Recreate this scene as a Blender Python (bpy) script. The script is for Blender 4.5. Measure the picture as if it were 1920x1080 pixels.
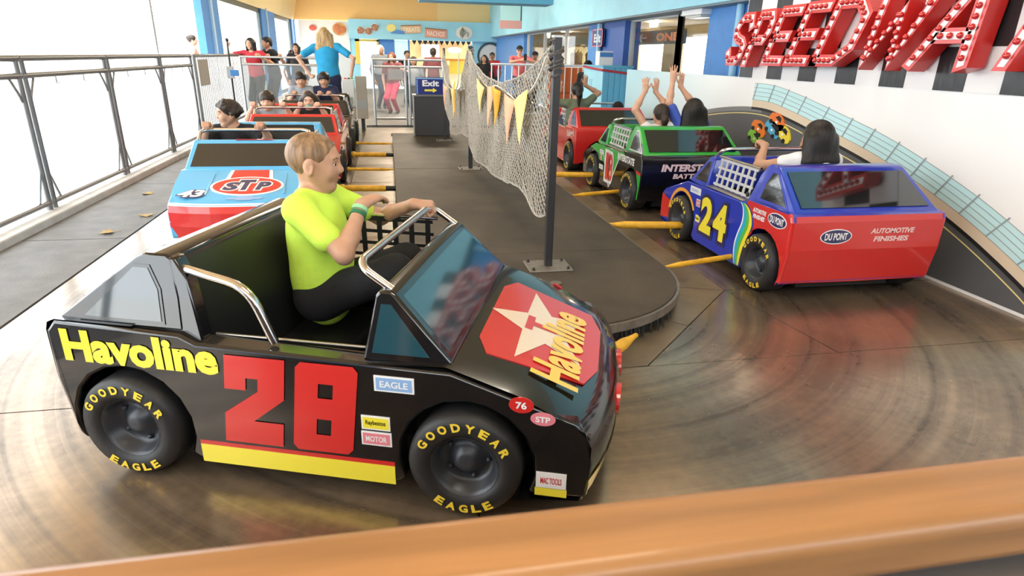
import bpy, bmesh, math, random
import numpy as np
from mathutils import Vector, Matrix
for o in list(bpy.data.objects): bpy.data.objects.remove(o)
SC = bpy.context.scene; COL = SC.collection
random.seed(7); RNG = np.random.default_rng(11)
# ------------------------------------------------------------------ camera
def cam_setup():
    yaw, pitch, roll = math.radians(11.1), math.radians(20.5), math.radians(1.25)
    f = Vector((math.sin(yaw)*math.cos(pitch), math.cos(yaw)*math.cos(pitch), -math.sin(pitch)))
    r = Vector((math.cos(yaw), -math.sin(yaw), 0)); u = r.cross(f)
    R = r*math.cos(roll)+u*math.sin(roll); U = -r*math.sin(roll)+u*math.cos(roll)
    cd = bpy.data.cameras.new('camera'); co = bpy.data.objects.new('camera', cd); COL.objects.link(co)
    m = Matrix(((R.x, U.x, -f.x, 0), (R.y, U.y, -f.y, 0), (R.z, U.z, -f.z, 1.25), (0, 0, 0, 1)))
    co.matrix_world = m
    cd.lens = 3.99; cd.sensor_width = 3.99*1920/1165.; cd.clip_start = 0.02; cd.clip_end = 300
    cd.dof.use_dof = True; cd.dof.focus_distance = 4.5; cd.dof.aperture_fstop = 1.8
    SC.camera = co
cam_setup()
# ------------------------------------------------------------------ world, light, exposure
W = bpy.data.worlds.new('world'); SC.world = W; W.use_nodes = True
bg = W.node_tree.nodes['Background']; bg.inputs[0].default_value = (0.90, 0.96, 1.0, 1); bg.inputs[1].default_value = 4.7
sl = bpy.data.lights.new('sun', 'SUN'); sl.energy = 5.0; sl.angle = 0.02; sl.color = (1, 0.96, 0.88)
so = bpy.data.objects.new('sun', sl); COL.objects.link(so); so.rotation_euler = (math.radians(22), math.radians(-11), 0)
def area_lamp(name, x, y, sx, sy, e, z=3.36, c=(1, .93, .82)):
    l = bpy.data.lights.new(name, 'AREA'); l.shape = 'RECTANGLE'; l.size = sx; l.size_y = sy; l.energy = e; l.color = c
    o = bpy.data.objects.new(name, l); COL.objects.link(o); o.location = (x, y, z); return o
vs = SC.view_settings; vs.view_transform = 'Standard'; vs.look = 'None'; vs.exposure = 0.5; vs.gamma = 1.0; vs.use_curve_mapping = False
# ------------------------------------------------------------------ materials
MATS = {}
def mat(name, col, rough=.5, metal=0., coat=0., noise=0., nscale=8., bump=0., bscale=60., emit=0., alpha=1., spec=.5, trans=0., stretch=None, col2=None, ior=1.45):
    if name in MATS: return MATS[name]
    m = bpy.data.materials.new(name); m.use_nodes = True; nt = m.node_tree; b = nt.nodes['Principled BSDF']
    b.inputs['Base Color'].default_value = (*col, 1); b.inputs['Roughness'].default_value = rough; b.inputs['Metallic'].default_value = metal
    b.inputs['Coat Weight'].default_value = coat; b.inputs['Coat Roughness'].default_value = .06
    b.inputs['Specular IOR Level'].default_value = spec; b.inputs['Alpha'].default_value = alpha
    b.inputs['Transmission Weight'].default_value = trans; b.inputs['IOR'].default_value = ior
    if emit: b.inputs['Emission Color'].default_value = (*col, 1); b.inputs['Emission Strength'].default_value = emit
    if noise or bump:
        tc = nt.nodes.new('ShaderNodeTexCoord'); mp = nt.nodes.new('ShaderNodeMapping')
        nt.links.new(tc.outputs['Object'], mp.inputs[0])
        if stretch: mp.inputs['Scale'].default_value = stretch
    if noise:
        n = nt.nodes.new('ShaderNodeTexNoise'); n.inputs['Scale'].default_value = nscale; n.inputs['Detail'].default_value = 6
        nt.links.new(mp.outputs[0], n.inputs['Vector'])
        r = nt.nodes.new('ShaderNodeValToRGB'); r.color_ramp.elements[0].position = .3; r.color_ramp.elements[1].position = .7
        c2 = col2 if col2 else tuple(min(1, c*(1+noise)) for c in col)
        c1 = col if col2 else tuple(c*(1-noise) for c in col)
        r.color_ramp.elements[0].color = (*c1, 1); r.color_ramp.elements[1].color = (*c2, 1)
        nt.links.new(n.outputs['Fac'], r.inputs[0]); nt.links.new(r.outputs[0], b.inputs['Base Color'])
    if bump:
        n2 = nt.nodes.new('ShaderNodeTexNoise'); n2.inputs['Scale'].default_value = bscale; n2.inputs['Detail'].default_value = 4
        nt.links.new(mp.outputs[0], n2.inputs['Vector'])
        bp = nt.nodes.new('ShaderNodeBump'); bp.inputs['Strength'].default_value = bump; bp.inputs['Distance'].default_value = .01
        nt.links.new(n2.outputs['Fac'], bp.inputs['Height']); nt.links.new(bp.outputs[0], b.inputs['Normal'])
    MATS[name] = m; return m
# ------------------------------------------------------------------ mesh collector
class MB:
    def __init__(s): s.v = []; s.f = []; s.m = []
    def add(s, vs, fs, mi=0):
        b = len(s.v); s.v += [tuple(p) for p in vs]
        for f in fs: s.f.append(tuple(i+b for i in f)); s.m.append(mi)
        return s
    def box(s, x0, x1, y0, y1, z0, z1, mi=0):
        v = [(x, y, z) for z in (z0, z1) for y in (y0, y1) for x in (x0, x1)]
        return s.add(v, [(0, 2, 3, 1), (4, 5, 7, 6), (0, 1, 5, 4), (2, 6, 7, 3), (0, 4, 6, 2), (1, 3, 7, 5)], mi)
    def prism(s, pts, fa, fb, mi=0, caps=True):
        """pts 2-D outline; fa / fb map a 2-D point to the two end faces"""
        n = len(pts); v = [fa(*p) for p in pts]+[fb(*p) for p in pts]
        fs = [(i, (i+1) % n, n+(i+1) % n, n+i) for i in range(n)]
        if caps: fs += [tuple(range(n))[::-1], tuple(range(n, 2*n))]
        return s.add(v, fs, mi)
    def tube(s, path, r, n=8, mi=0, caps=True):
        P = [Vector(p) for p in path]; rings = []; L = len(P); nrm = None
        for i in range(L):
            d = (P[min(i+1, L-1)]-P[max(i-1, 0)]).normalized()
            if nrm is None:
                a = Vector((0, 0, 1)) if abs(d.z) < .9 else Vector((1, 0, 0)); nrm = (a-d*a.dot(d)).normalized()
            else: nrm = (nrm-d*nrm.dot(d)).normalized()
            bn = d.cross(nrm); rr = r[i] if hasattr(r, '__len__') else r
            rings.append([P[i]+(nrm*math.cos(2*math.pi*k/n)+bn*math.sin(2*math.pi*k/n))*rr for k in range(n)])
        v = [p for q in rings for p in q]; fs = []
        for i in range(L-1):
            for k in range(n): fs.append((i*n+k, i*n+(k+1) % n, (i+1)*n+(k+1) % n, (i+1)*n+k))
        if caps: fs += [tuple(range(n))[::-1], tuple(range((L-1)*n, L*n))]
        return s.add(v, fs, mi)
    def lathe(s, prof, n=24, fn=None, mi=0, closed=False):
        """prof list of (r, h); fn(r, ang, h) -> point"""
        fn = fn or (lambda r, a, h: (r*math.cos(a), r*math.sin(a), h))
        v = [fn(r, 2*math.pi*k/n, h) for r, h in prof for k in range(n)]; fs = []; L = len(prof)
        for i in range(L if closed else L-1):
            j = (i+1) % L
            for k in range(n): fs.append((i*n+k, i*n+(k+1) % n, j*n+(k+1) % n, j*n+k))
        return s.add(v, fs, mi)
    def sphere(s, c, r, n=10, mi=0):
        rx, ry, rz = r if hasattr(r, '__len__') else (r, r, r); v = [(c[0], c[1], c[2]-rz)]; m = max(3, n//2)
        for i in range(1, m):
            t = math.pi*i/m
            for k in range(n): a = 2*math.pi*k/n; v.append((c[0]+rx*math.sin(t)*math.cos(a), c[1]+ry*math.sin(t)*math.sin(a), c[2]-rz*math.cos(t)))
        v.append((c[0], c[1], c[2]+rz)); fs = [(0, 1+(k+1) % n, 1+k) for k in range(n)]
        for i in range(m-2):
            for k in range(n): a = 1+i*n; fs.append((a+k, a+(k+1) % n, a+n+(k+1) % n, a+n+k))
        a = 1+(m-2)*n; fs += [(a+k, a+(k+1) % n, len(v)-1) for k in range(n)]
        return s.add(v, fs, mi)
    def mesh(s, name, mats, smooth=False):
        me = bpy.data.meshes.new(name); me.from_pydata(s.v, [], s.f)
        for m in (mats if isinstance(mats, (list, tuple)) else [mats]): me.materials.append(m)
        if any(s.m): me.polygons.foreach_set('material_index', s.m)
        if smooth: me.polygons.foreach_set('use_smooth', [True]*len(s.f))
        bm = bmesh.new(); bm.from_mesh(me); bmesh.ops.recalc_face_normals(bm, faces=bm.faces); bm.to_mesh(me); bm.free()
        me.update(); return me
    def build(s, name, mats, parent=None, smooth=False, bevel=0., seg=2, ang=40):
        o = link(name, s.mesh(name, mats, smooth or bevel > 0), parent)
        if bevel:
            b = o.modifiers.new('bevel', 'BEVEL'); b.width = bevel; b.segments = seg; b.limit_method = 'ANGLE'; b.angle_limit = math.radians(ang); b.harden_normals = False
            auto_smooth(o.data, 40)
        elif smooth: auto_smooth(o.data, 45)
        return o
def auto_smooth(me, deg):
    bm = bmesh.new(); bm.from_mesh(me); t = math.radians(deg)
    for e in bm.edges:
        if len(e.link_faces) == 2 and e.calc_face_angle(0) > t: e.smooth = False
    bm.to_mesh(me); bm.free()
def link(name, me, parent=None):
    o = bpy.data.objects.new(name, me); COL.objects.link(o)
    if parent: o.parent = parent
    return o
def thing(name, label, cat, loc=(0, 0, 0), rz=0, group=None):
    o = bpy.data.objects.new(name, None); COL.objects.link(o); o.location = loc; o.rotation_euler = (0, 0, rz); o.empty_display_size = .1
    return tag(o, label, cat, group)
def tag(o, label, cat=None, group=None, kind=None):
    o['label'] = label
    if cat: o['category'] = cat
    if group: o['group'] = group
    if kind: o['kind'] = kind
    return o
def struct(o, label=None):
    o['kind'] = 'structure'
    if label: o['label'] = label
    return o
# ------------------------------------------------------------------ lettering
_TC = {}
def text_geo(s, bold=0., shear=0.):
    k = (s, bold, shear)
    if k in _TC: return _TC[k]
    cu = bpy.data.curves.new('t', 'FONT'); cu.body = s; cu.offset = bold; cu.shear = shear; cu.resolution_u = 3
    o = bpy.data.objects.new('t', cu); COL.objects.link(o); dg = bpy.context.evaluated_depsgraph_get()
    me = o.evaluated_get(dg).to_mesh()
    v = [(p.co.x, p.co.y) for p in me.vertices]; f = [tuple(p.vertices) for p in me.polygons]
    bpy.data.objects.remove(o); bpy.data.curves.remove(cu)
    xs = [p[0] for p in v]; ys = [p[1] for p in v]
    _TC[k] = (v, f, min(xs), max(xs), min(ys), max(ys)); return _TC[k]
def letters(mb, s, mapf, cu, cv, w, h, bold=0., shear=0., rot=0., off=0., mi=0, ref=None):
    """lay text s into a w x h box centred at (cu, cv) of a surface map mapf(u, v, off)"""
    v, f, x0, x1, y0, y1 = text_geo(s, bold, shear)
    if ref is not None: _, _, x0, x1, y0, y1 = text_geo(s, ref, shear)
    c, sn = math.cos(rot), math.sin(rot); out = []
    for x, y in v:
        a = ((x-x0)/(x1-x0)-.5)*w; b = ((y-y0)/(y1-y0)-.5)*h
        out.append(mapf(cu+a*c-b*sn, cv+a*sn+b*c, off))
    return mb.add(out, f, mi)
def flat(mb, pts, mapf, off, mi=0): return mb.add([mapf(u, v, off) for u, v in pts], [tuple(range(len(pts)))], mi)
def plate(mb, pts, mapf, o0, o1, mi=0):
    return mb.prism(pts, lambda u, v: mapf(u, v, o0), lambda u, v: mapf(u, v, o1), mi)
def ell(cu, cv, a, b, n=28): return [(cu+a*math.cos(2*math.pi*i/n), cv+b*math.sin(2*math.pi*i/n)) for i in range(n)]
def rrect(u0, u1, v0, v1): return [(u0, v0), (u1, v0), (u1, v1), (u0, v1)]
def lerp(a, b, t): return a+(b-a)*t
# ================================================================== structure
def ring_metal(name, base, base2, rough, cx=.775, cy=3.2):
    m = bpy.data.materials.new(name); m.use_nodes = True; nt = m.node_tree; b = nt.nodes['Principled BSDF']; N = nt.nodes.new; L = nt.links.new
    tc = N('ShaderNodeTexCoord'); sx = N('ShaderNodeSeparateXYZ'); L(tc.outputs['Object'], sx.inputs[0])
    def math_(op, a, c=None):
        q = N('ShaderNodeMath'); q.operation = op
        for i, k in enumerate((a, c)):
            if k is None: continue
            if isinstance(k, (int, float)): q.inputs[i].default_value = k
            else: L(k, q.inputs[i])
        return q.outputs[0]
    dx = math_('SUBTRACT', sx.outputs[0], cx); dy = math_('MINIMUM', math_('SUBTRACT', sx.outputs[1], cy), 0.)
    rad = math_('SQRT', math_('ADD', math_('MULTIPLY', dx, dx), math_('MULTIPLY', dy, dy)))
    cb = N('ShaderNodeCombineXYZ'); L(rad, cb.inputs[0]); cb.inputs[1].default_value = 1.3
    n1 = N('ShaderNodeTexNoise'); n1.inputs['Scale'].default_value = 5.5; n1.inputs['Detail'].default_value = 5; n1.inputs['Roughness'].default_value = .7; L(cb.outputs[0], n1.inputs['Vector'])
    n2 = N('ShaderNodeTexNoise'); n2.inputs['Scale'].default_value = 2.2; n2.inputs['Detail'].default_value = 8; L(tc.outputs['Object'], n2.inputs['Vector'])
    n3 = N('ShaderNodeTexNoise'); n3.inputs['Scale'].default_value = 26; n3.inputs['Detail'].default_value = 4; L(tc.outputs['Object'], n3.inputs['Vector'])
    mix = math_('ADD', math_('MULTIPLY', n1.outputs['Fac'], .62), math_('ADD', math_('MULTIPLY', n2.outputs['Fac'], .28), math_('MULTIPLY', n3.outputs['Fac'], .12)))
    r = N('ShaderNodeValToRGB'); r.color_ramp.elements[0].position = .40; r.color_ramp.elements[1].position = .60
    r.color_ramp.elements[0].color = (*base, 1); r.color_ramp.elements[1].color = (*base2, 1); L(mix, r.inputs[0]); L(r.outputs[0], b.inputs['Base Color'])
    rr = N('ShaderNodeMapRange'); rr.inputs[1].default_value = .35; rr.inputs[2].default_value = .65; rr.inputs[3].default_value = rough+.10; rr.inputs[4].default_value = rough-.05
    L(mix, rr.inputs[0]); L(rr.outputs[0], b.inputs['Roughness']); b.inputs['Metallic'].default_value = .62
    bp = N('ShaderNodeBump'); bp.inputs['Strength'].default_value = .12; bp.inputs['Distance'].default_value = .004; L(mix, bp.inputs['Height']); L(bp.outputs[0], b.inputs['Normal'])
    return m
M_track = ring_metal('worn track steel', (.11, .085, .065), (.37, .275, .19), .22)
M_trim = mat('tan floor plate', (.215, .165, .11), .36, .3, noise=.25, nscale=5, bump=.08, bscale=30)
M_dark = mat('dark pit', (.02, .02, .02), .8)
M_conc = mat('grey concrete', (.15, .145, .14), .6, noise=.18, nscale=6, bump=.25, bscale=60)
M_kerb = mat('pale kerb concrete', (.52, .51, .49), .7, noise=.12, nscale=7, bump=.2)
M_isl = mat('worn island concrete', (.062, .048, .034), .55, spec=.3, noise=.35, nscale=3.2, bump=.35, bscale=160)
M_rim = mat('island rim steel', (.22, .19, .16), .4, .5, noise=.2, nscale=20)
M_steel = mat('brushed steel rail', (.50, .50, .50), .35, .85)
M_post = mat('dark steel post', (.055, .055, .058), .38, .5)
M_white = mat('white paint', (.84, .85, .86), .5)
M_blueP = mat('blue painted column', (.07, .25, .62), .5, noise=.06)
M_blueD = mat('deep blue panel', (.025, .10, .38), .4)
M_sky = mat('light blue fascia paint', (.33, .69, .86), .55, noise=.06, nscale=2)
M_beam = mat('mid blue beam paint', (.12, .44, .66), .5, noise=.05)
M_yel = mat('orange yellow soffit paint', (.97, .62, .24), .55)
M_yel2 = mat('pale yellow soffit paint', (.98, .74, .36), .55)
M_ceil = mat('warm cream ceiling', (.72, .50, .27), .7)
M_frame = mat('aluminium window frame', (.42, .44, .45), .4, .7)
M_glass = mat('clear window glass', (.9, .95, .95), .03, trans=1., alpha=.12)
M_acryl = mat('scuffed clear acrylic', (.75, .80, .82), .12, alpha=.13, spec=.5)
M_black = mat('black vinyl', (.015, .015, .016), .35)
M_red = mat('red sign enamel', (.62, .03, .025), .35, coat=.3)

# floor base, plates, slabs
fl = MB().box(-2.75, 4.0, -1.5, 25, -.14, -.016).build('floor', M_dark); struct(fl)
def poly_plate(name, pts, z0, z1, m, parent, bevel=0.):
    mb = MB(); mb.prism(pts, lambda x, y: (x, y, z0), lambda x, y: (x, y, z1)); return mb.build(name, m, parent, bevel=bevel)
def shrink(pts, g):
    cx = sum(p[0] for p in pts)/len(pts); cy = sum(p[1] for p in pts)/len(pts); out = []
    for x, y in pts:
        d = math.hypot(x-cx, y-cy); out.append((x-(x-cx)/d*g, y-(y-cy)/d*g))
    return out
T = [  # tan trim plates round the island
    [(1.86, 9.6), (1.2, 9.6), (1.2, 7.2), (1.86, 7.2)], [(1.86, 7.2), (1.2, 7.2), (1.2, 5.1), (1.86, 5.1)], [(1.86, 5.1), (1.2, 5.1), (1.2, 3.3), (1.86, 3.08)],
    [(1.86, 3.08), (1.2, 3.3), (1.0, 3.05), (1.42, 2.63)], [(1.42, 2.63), (1.0, 3.05), (.8, 2.9), (.8, 2.25), (1.05, 2.25)],
    [(.8, 2.25), (.8, 2.9), (.3, 2.95), (.3, 2.25)], [(.3, 2.25), (.3, 3.3), (-.42, 3.3), (-.35, 2.9)],
    [(-.42, 3.3), (.3, 3.3), (.3, 5.6), (-.42, 5.6)], [(-.42, 5.6), (.3, 5.6), (.3, 7.6), (-.42, 7.6)], [(-.42, 7.6), (.3, 7.6), (.3, 9.6), (-.42, 9.6)], [(-.42, 9.6), (1.86, 9.6), (1.86, 11.6), (-.42, 11.6)]]
for p in T: poly_plate('floor_plate', shrink(p, .006), -.012, .001, M_trim, fl)
TR = [[(3.25, 12), (1.86, 12), (1.86, 6.2), (3.25, 6.2)], [(3.25, 6.2), (1.86, 6.2), (1.86, 3.08), (3.25, 3.08)], [(3.25, 3.08), (1.86, 3.08), (1.98, 2.25), (3.25, 2.25)], [(1.86, 3.08), (1.05, 2.25), (1.98, 2.25)],
      [(.2, 2.25), (3.9, 2.25), (3.9, .2), (.2, .2)], [(-.35, 2.9), (-.35, 2.25), (.3, 2.25)], [(-1.84, 2.25), (.2, 2.25), (.2, .2), (-1.84, .2)],
      [(-1.84, 5.0), (-.42, 5.0), (-.35, 2.25), (-1.84, 2.25)], [(-1.84, 8), (-.42, 8), (-.42, 5), (-1.84, 5)], [(-1.84, 12), (-.42, 12), (-.42, 8), (-1.84, 8)],
      [(-1.84, .2), (3.9, .2), (3.9, -1.4), (-1.84, -1.4)]]
for p in TR: poly_plate('track_plate', shrink(p, .004), -.012, 0, M_track, fl)
for i in range(8):
    y0 = -1.4+i*2.0; o = poly_plate('concrete_slab', [(-2.5, y0+.006), (-1.85, y0+.006), (-1.85, y0+1.994), (-2.5, y0+1.994)], -.012, .004, M_conc, fl)
poly_plate('back_slab', [(-2.7, 12.0), (4, 12.0), (4, 25), (-2.7, 25)], -.012, .002, M_conc, fl)
kb = MB().box(-2.78, -2.5, -1.5, 14.5, -.05, .06).build('kerb', M_kerb, None, bevel=.01); struct(kb, 'pale concrete kerb under the steel fence')
# outdoor ground
og = MB().box(-40, -2.78, -30, 60, -.2, -.04).build('ground', mat('sunlit paving', (.72, .70, .67), .8, noise=.1, nscale=1.5)); struct(og, 'sunlit pale paving outside the ride')
og2 = MB().box(-2.78, 40, -30, -1.5, -.2, -.04).build('ground', MATS['sunlit paving']); struct(og2)

# island ------------------------------------------------------------
ICX, ICY, IR = .775, 3.2, .755
def stadium(r, y1, n=28): return [(ICX+r*math.cos(math.pi+math.pi*i/n), ICY+r*math.sin(math.pi+math.pi*i/n)) for i in range(n+1)]+[(ICX+r, y1), (ICX-r, y1)]
isl = thing('island_platform', 'long dark concrete island with rounded end that carries the net poles', 'platform', (ICX, ICY, 0))
def isl_part(name, pts, z0, z1, m, bevel=0.):
    return MB().prism([(x-ICX, y-ICY) for x, y in pts], lambda x, y: (x, y, z0), lambda x, y: (x, y, z1)).build(name, m, isl, bevel=bevel)
st = stadium(IR, 3.55)
isl_part('concrete_slab', st, .085, .122, M_isl, .004)
for a, b in ((3.556, 6.6), (6.606, 9.75)): isl_part('concrete_slab', [(ICX-IR, a), (ICX+IR, a), (ICX+IR, b), (ICX-IR, b)], .085, .121, M_isl, .004)
rm = MB(); so_ = stadium(IR+.016, 9.75); si_ = stadium(IR+.001, 9.75)
k = len(so_); V = [(x-ICX, y-ICY, z) for z in (.072, .114) for x, y in so_]+[(x-ICX, y-ICY, z) for z in (.072, .114) for x, y in si_]
rm.add(V, [(i, i+1, k+i+1, k+i) for i in range(k-1)]+[(2*k+i, 2*k+i+1, 3*k+i+1, 3*k+i) for i in range(k-1)]+[(k+i, k+i+1, 3*k+i+1, 3*k+i) for i in range(k-1)]+[(i, i+1, 2*k+i+1, 2*k+i) for i in range(k-1)])
rm.build('rim_strip', M_rim, isl, smooth=True)
isl_part('base', stadium(IR-.06, 9.7), .0, .085, M_dark)
br = MB(); per = stadium(IR-.005, 9.7, 90); L_ = []
for i in range(len(per)-1):
    a, b = per[i], per[i+1]; d = math.hypot(b[0]-a[0], b[1]-a[1]); n = max(1, int(d/.012))
    for j in range(n):
        t = (j+random.random())/n; x, y = lerp(a[0], b[0], t)-ICX, lerp(a[1], b[1], t)-ICY; ux, uy = (b[0]-a[0])/d, (b[1]-a[1])/d
        q = random.uniform(-.012, .022); w = .008; zz = random.uniform(.004, .02)
        br.add([(x-ux*w, y-uy*w, .088), (x+ux*w, y+uy*w, .088), (x+ux*w*.6+uy*q, y+uy*w*.6-ux*q, zz), (x-ux*w*.6+uy*q, y-uy*w*.6-ux*q, zz)], [(0, 1, 2, 3)])
o = br.build('brush_skirt', mat('black brush bristle', (.012, .012, .012), .7), isl); o['kind'] = 'stuff'
dr = MB().lathe([(.001, .1225), (.026, .1228), (.03, .1262), (.02, .127), (.001, .1265)], 16).build('floor_bolt_cap', M_rim, isl, smooth=True); dr.location = (.05, -.62+.42, 0)

# net poles ---------------------------------------------------------
def net_pole(x, y, top, label, s=.021):
    t = thing('net_pole', label, 'pole', (x, y, .121), 0, 'net poles on the island')
    MB().box(-s, s, -s, s, .008, top-.121).build('tube', M_post, t, bevel=.004)
    MB().box(-.125, .125, -.1, .1, 0, .009).build('base_plate', mat('worn steel plate', (.24, .21, .18), .45, .5, noise=.2, nscale=30), t, bevel=.003)
    for bx in (-.1, .1):
        for by in (-.075, .075): MB().lathe([(.001, .024), (.005, .024), (.005, .014), (.010, .014), (.010, .009)], 8).build('bolt', M_post, t).location = (bx, by, 0)
    MB().box(-s-.004, s+.004, -s-.004, s+.004, top-.125, top-.115).build('cap', M_steel, t)
    return t
net_pole(.85, 3.28, 1.345, 'tall dark net pole nearest the camera with bolted base plate')
net_pole(.81, 6.55, 1.335, 'dark net pole midway along the island')
net_pole(.745, 8.87, 1.33, 'thin net pole at the far end of the island behind the exit sign', .016)

# right low mural wall ------------------------------------------------
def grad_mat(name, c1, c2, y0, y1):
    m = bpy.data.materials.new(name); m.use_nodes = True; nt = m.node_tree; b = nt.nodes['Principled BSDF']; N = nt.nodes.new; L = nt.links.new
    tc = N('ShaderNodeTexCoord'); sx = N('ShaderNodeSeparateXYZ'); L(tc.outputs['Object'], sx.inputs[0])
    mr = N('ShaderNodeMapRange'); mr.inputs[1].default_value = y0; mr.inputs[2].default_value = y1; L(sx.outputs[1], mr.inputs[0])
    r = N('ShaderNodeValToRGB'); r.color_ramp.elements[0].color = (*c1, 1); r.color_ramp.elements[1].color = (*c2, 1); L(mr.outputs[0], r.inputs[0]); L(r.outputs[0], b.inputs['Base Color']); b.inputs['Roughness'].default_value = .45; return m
WX = 3.25
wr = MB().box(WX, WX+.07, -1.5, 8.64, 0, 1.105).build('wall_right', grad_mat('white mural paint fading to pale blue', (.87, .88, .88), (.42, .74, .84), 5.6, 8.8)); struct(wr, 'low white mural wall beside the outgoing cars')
WM = lambda y, z, o: (WX-o, y, z)
def wdec(name, pts, o, m): 
    mb = MB(); plate(mb, pts, WM, o-.0015, o); return mb.build(name, m, wr)
outer = [(8.3, .05), (7.96, .24), (7.18, .52), (6.4, .73), (5.76, .83), (5.21, .86), (4.79, .81), (4.22, .70), (3.75, .60), (3.3, .47), (2.9, .33), (2.5, .15), (2.35, .05)]
def off(c, d):
    out = []
    for i, p in enumerate(c):
        a = c[max(i-1, 0)]; b = c[min(i+1, len(c)-1)]; tx, tz = b[0]-a[0], b[1]-a[1]; l = math.hypot(tx, tz); nx, nz = tz/l, -tx/l
        if nz < 0: nx, nz = -nx, -nz
        out.append((p[0]+nx*d, max(.02, p[1]+nz*d)))
    return out
def dense(c, n=6):
    out = []
    for i in range(len(c)-1):
        p0 = c[max(i-1, 0)]; p1 = c[i]; p2 = c[i+1]; p3 = c[min(i+2, len(c)-1)]
        for j in range(n):
            t = j/n
            out.append(tuple(.5*((2*p1[q])+(-p0[q]+p2[q])*t+(2*p0[q]-5*p1[q]+4*p2[q]-p3[q])*t*t+(-p0[q]+3*p1[q]-3*p2[q]+p3[q])*t**3) for q in (0, 1)))
    return out+[c[-1]]
od = dense(outer)
def strip(c, a, b): 
    A = off(c, a); B = off(c, b); return A+B[::-1]
def wstrip(name, c, a, b, o, m):
    A = off(c, a); B = off(c, b); mb = MB(); n = len(A)
    mb.add([WM(*p, o) for p in A]+[WM(*p, o) for p in B], [(i, i+1, n+i+1, n+i) for i in range(n-1)]); return mb.build(name, m, wr)
right_od = [p for p in od if p[0] < 5.4]
wstrip('painted_grandstand', right_od, .06, .20, .002, mat('pale aqua mural', (.55, .82, .86), .5))
for i in range(5): wstrip('painted_grid_line', right_od, .06+.035*i, .064+.035*i, .004, mat('mural grey line', (.30, .36, .38), .5))
gl = MB()
for i in range(0, len(right_od)-1, 3):
    A = off(right_od, .06)[i]; B = off(right_od, .205)[i]; gl.add([WM(A[0]-.006, A[1], .005), WM(A[0]+.006, A[1], .005), WM(B[0]+.006-.05, B[1], .005), WM(B[0]-.006-.05, B[1], .005)], [(0, 1, 2, 3)])
gl.build('painted_grid_post', MATS['mural grey line'], wr)
wstrip('painted_verge', right_od, 0, .06, .003, mat('mural sand', (.72, .60, .45), .5))
mb = MB(); n = len(od); mb.add([WM(*p, .002) for p in od]+[WM(p[0], .02, .002) for p in od], [(i, i+1, n+i+1, n+i) for i in range(n-1)]); mb.build('painted_road', mat('mural asphalt', (.105, .11, .115), .5, noise=.1, nscale=2), wr)
wstrip('painted_road_edge', right_od, -.022, .0, .0045, mat('mural black', (.015, .015, .015), .5))
wstrip('painted_shoulder', [p for p in od if p[0] >= 5.2], -.04, .0, .0035, mat('mural mid grey', (.22, .225, .23), .5))
wstrip('painted_lane_line', od, -.062, -.054, .004, mat('mural yellow line', (.85, .72, .30), .5))
# little cut-out cars on the mural
def cutout(y, z, c, s=.085, rot=-.55):
    def mp(u, v, o): return (WX-o, y-(u*math.cos(rot)-v*math.sin(rot))*s*1.45, z+(u*math.sin(rot)+v*math.cos(rot))*s*1.1)
    t = MB(); plate(t, [(-1, -.25), (-.95, .2), (-.6, .45), (-.2, .62), (.35, .6), (.75, .35), (1, .1), (1.02, -.3), (.8, -.5), (-.8, -.5)], mp, .002, .014)
    o = t.build('painted_car', c, wr)
    k = MB(); plate(k, [(-.35, .15), (-.1, .5), (.3, .48), (.45, .12)], mp, .014, .0155)
    for cx in (-.55, .5): plate(k, ell(cx, -.45, .2, .2, 12), mp, .014, .017)
    k.build('painted_car_trim', MATS['mural black'], o)
    w = MB(); plate(w, ell(.02, -.12, .13, .11, 10), mp, .014, .016); w.build('painted_car_roundel', M_white, o)
for y, z, c in ((4.94, .775, (.80, .20, .04)), (5.20, .69, (.82, .22, .03)), (4.99, .705, (.10, .42, .66)), (4.83, .685, (.85, .68, .06)), (5.24, .60, (.25, .58, .06))):
    cutout(y, z, mat('mural car %.2f %.2f' % (y, z), c, .4))

# right building behind the mural wall ----------------------------------
BX = 4.1
wb = MB()
wb.box(BX, BX+.15, -1.5, 24.5, 0, 1.02)
wb.box(BX, BX+.15, -1.5, 24.5, 1.86, 3.4)
o = wb.build('wall_back', mat('grey blue render', (.30, .42, .50), .6)); struct(o)
def column(y0, y1, m, x0=BX-.12, z0=0, z1=1.9, name='column'):
    o = MB().box(x0, BX+.16, y0, y1, z0, z1).build(name, m); return struct(o, 'blue painted building column')
column(5.9, 7.85, M_blueP); column(10.85, 11.95, M_blueD); column(12.2, 12.9, M_blueP); column(-1.5, 5.9, M_blueP)
column(19.3, 24.5, M_blueP)
for y in (7.05, 12.1): struct(MB().tube([(BX-.16, y, 0), (BX-.16, y, 1.88)], .045, 10).build('downpipe', mat('pale blue pipe', (.30, .58, .78), .4), smooth=True), 'pale blue vertical pipe on the column')
def window_wall(y0, y1, n, idx):
    t = MB(); p = (y1-y0)/n
    for i in range(n+1): t.box(BX-.02, BX+.06, y0+i*p-.03, y0+i*p+.03, 1.0, 1.87)
    t.box(BX-.02, BX+.06, y0, y1, 1.0, 1.05); t.box(BX-.02, BX+.06, y0, y1, 1.82, 1.87)
    w = t.build('window_%d' % idx, mat('pale grey window frame', (.55, .57, .57), .4)); struct(w, 'aluminium framed window into the arcade')
    for i in range(n): MB().box(BX+.015, BX+.022, y0+i*p+.03, y0+(i+1)*p-.03, 1.05, 1.82).build('pane', M_glass, w)
window_wall(7.85, 8.96, 1, 1); window_wall(8.96, 10.85, 1, 2); window_wall(12.9, 19.3, 3, 3)
fa = MB().box(3.75, 4.1, -1.5, 24.5, 1.87, 3.4).build('trim_1', M_sky); struct(fa, 'light blue fascia above the arcade windows')
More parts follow.
